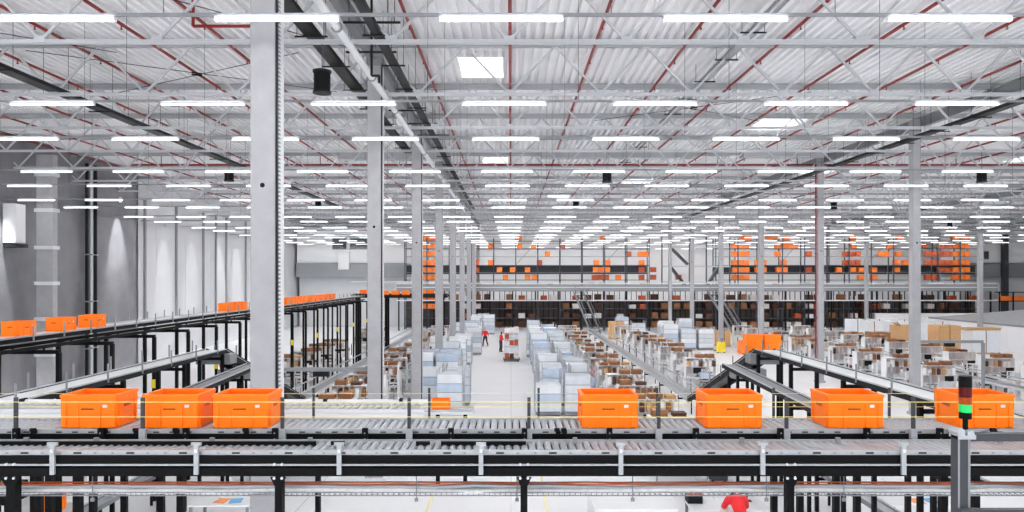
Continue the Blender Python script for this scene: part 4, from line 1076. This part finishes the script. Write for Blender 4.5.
for zi, z in enumerate((.22,.75,1.25,1.75,2.25)):
    for q in range(3):
        mn = rk2.choice(('white','film','carton_dark','orange_dark','film_light','pinkish')); h_ = .3+.1*rk2.random()
        single('parcel', MB().bx(-.17,.17,-.4,.4,0,h_).mesh('parcel',mn), 'parcel on the aisle cart, %s level from the bottom, %s from the left' % (nth(zi+1), nth(q+1)), 'parcel', (.05-.37+.37*q, 53.6, z+.004), group='parcels on the aisle cart')

# ================================================================== NEAR BENCHES UNDER THE FRONT CONVEYORS
def table(x, y, w_, d_, h_, lab, top='white', papers=False):
    t = thing('work_table', lab, 'table', (x, y, 0))
    ob('top', MB().bx(-w_/2,w_/2,-d_/2,d_/2,h_-.04,h_).mesh('top',top), t)
    for sx in (-1,1):
        for sy in (-1,1): ob('leg', MB().bx(-.03,.03,-.03,.03,0,h_-.04).mesh('leg','mid_grey'), t, (sx*(w_/2-.06), sy*(d_/2-.06), 0))
    ob('shelf', MB().bx(-w_/2+.05,w_/2-.05,-d_/2+.05,d_/2-.05,.3,.33).mesh('shelf','mid_grey'), t)
    if papers:
        single('paper_sheet', MB().bx(-.15,.15,-.2,.2,0,.004).mesh('paper_sheet','paper_blue'), 'light blue paper sheet on the ' + papers, 'paper', (x+.3,y-.1,h_), .2)
        single('paper_sheet', MB().bx(-.15,.15,-.2,.2,0,.004).mesh('paper_sheet','paper_orange'), 'orange paper sheet on the ' + papers, 'paper', (x-.05,y-.1,h_), -.1)
table(5.3, 16.75, 1.9, .9, .93, 'white work table where the person in red bends over')
table(-7.15, 17.1, 1.5, .9, .95, 'white work table with coloured sheets at the lower left', papers='lower left work table')
table(10.15, 17.1, 1.7, .9, .95, 'white work table with coloured sheets at the lower right', papers='lower right work table')
table(-11.25, 16.75, 1.5, .9, .85, 'small table carrying an orange bin at the lower left corner', 'light_grey')
orange_bin((-11.25, 16.75, .85), 'orange bin on the small table at the lower left corner', .5, near=False)
cv = thing('packing_machine', 'low white packing machine with flat cover right of the aisle below the conveyors', 'machine', (3.05, 17.6, 0))
ob('body', MB().bx(-.95,.95,-1.1,1.1,0,.85).mesh('body','light_grey'), cv); ob('cover', MB().bx(-1.0,1.0,-1.15,1.15,.85,.92).mesh('cover','white'), cv)
ob('vent', MB().bx(1.0,1.04,-.8,.8,.3,.7).mesh('vent','black'), cv)
pr = thing('label_printer', 'black and orange label printer left of the person in red', 'printer', (4.55, 17.0, .93))
ob('body', MB().bx(-.18,.18,-.16,.16,0,.22).mesh('body','soft_black'), pr); ob('lid', MB().bx(-.16,.16,-.15,.15,.22,.28).mesh('lid','orange_dark'), pr)
mo = thing('monitor', 'black monitor on the table of the person in red', 'monitor', (5.9, 17.05, .93)); ob('screen', mon_s, mo); ob('stand', mon_b, mo)
kb = thing('control_cabinet', 'white control cabinet with black top in the lower left corner', 'cabinet', (-12.8, 17.0, 0))
ob('body', MB().bx(-.6,.6,-.45,.45,0,1.0).mesh('body','white'), kb); ob('top', MB().bx(-.64,.64,-.5,.5,1.0,1.06).mesh('top','black'), kb); ob('hood', MB().frustum((.1,.6,-.4,.4),1.06,(.2,.55,-.3,.3),1.4).mesh('hood','black'), kb)
for nm, xc in (('left',-10.1),('right',8.92)):
    belt_run('low_conveyor', 'grey low conveyor at floor height passing under the %s end of the front conveyors' % nm, xc, .34, [(12.5,1.0),(20.8,1.0)], 'galv', posts=False, legs=[(13.5,1.0),(16.5,1.0),(19.5,1.0)], side='mid_grey', leg_w=.06)
# small transfer stand with one bin left of the aisle
ts = thing('transfer_stand', 'short grey transfer conveyor stand left of the aisle carrying one orange bin', 'stand', (-2.17, 21.2, 0))
ob('bed', MB().bx(-1.0,1.0,-.3,.3,2.32,2.42).mesh('bed','light_grey'), ts)
for s_ in (-.3,.3): ob('side_rail', MB().bx(-1.0,1.0,s_-.02,s_+.02,2.40,2.47).mesh('side_rail','galv'), ts)
for x in (-.1,.75): ob('leg', MB().bx(x-.06,x+.06,-.06,.06,0,2.32).mesh('leg','black'), ts)
orange_bin((-2.17, 21.2, 2.424), 'single orange bin on the transfer stand left of the aisle', near=False)
# floor lines
for i, (x, nm) in enumerate(((-2.35,'left'),(1.0,'right'))):
    single('floor_line', MB().bx(-.04,.04,10,31,0,.003).mesh('floor_line','line_paint'), 'thin yellow line painted along the %s edge of the aisle' % nm, 'floor marking', (x,0,0.001))
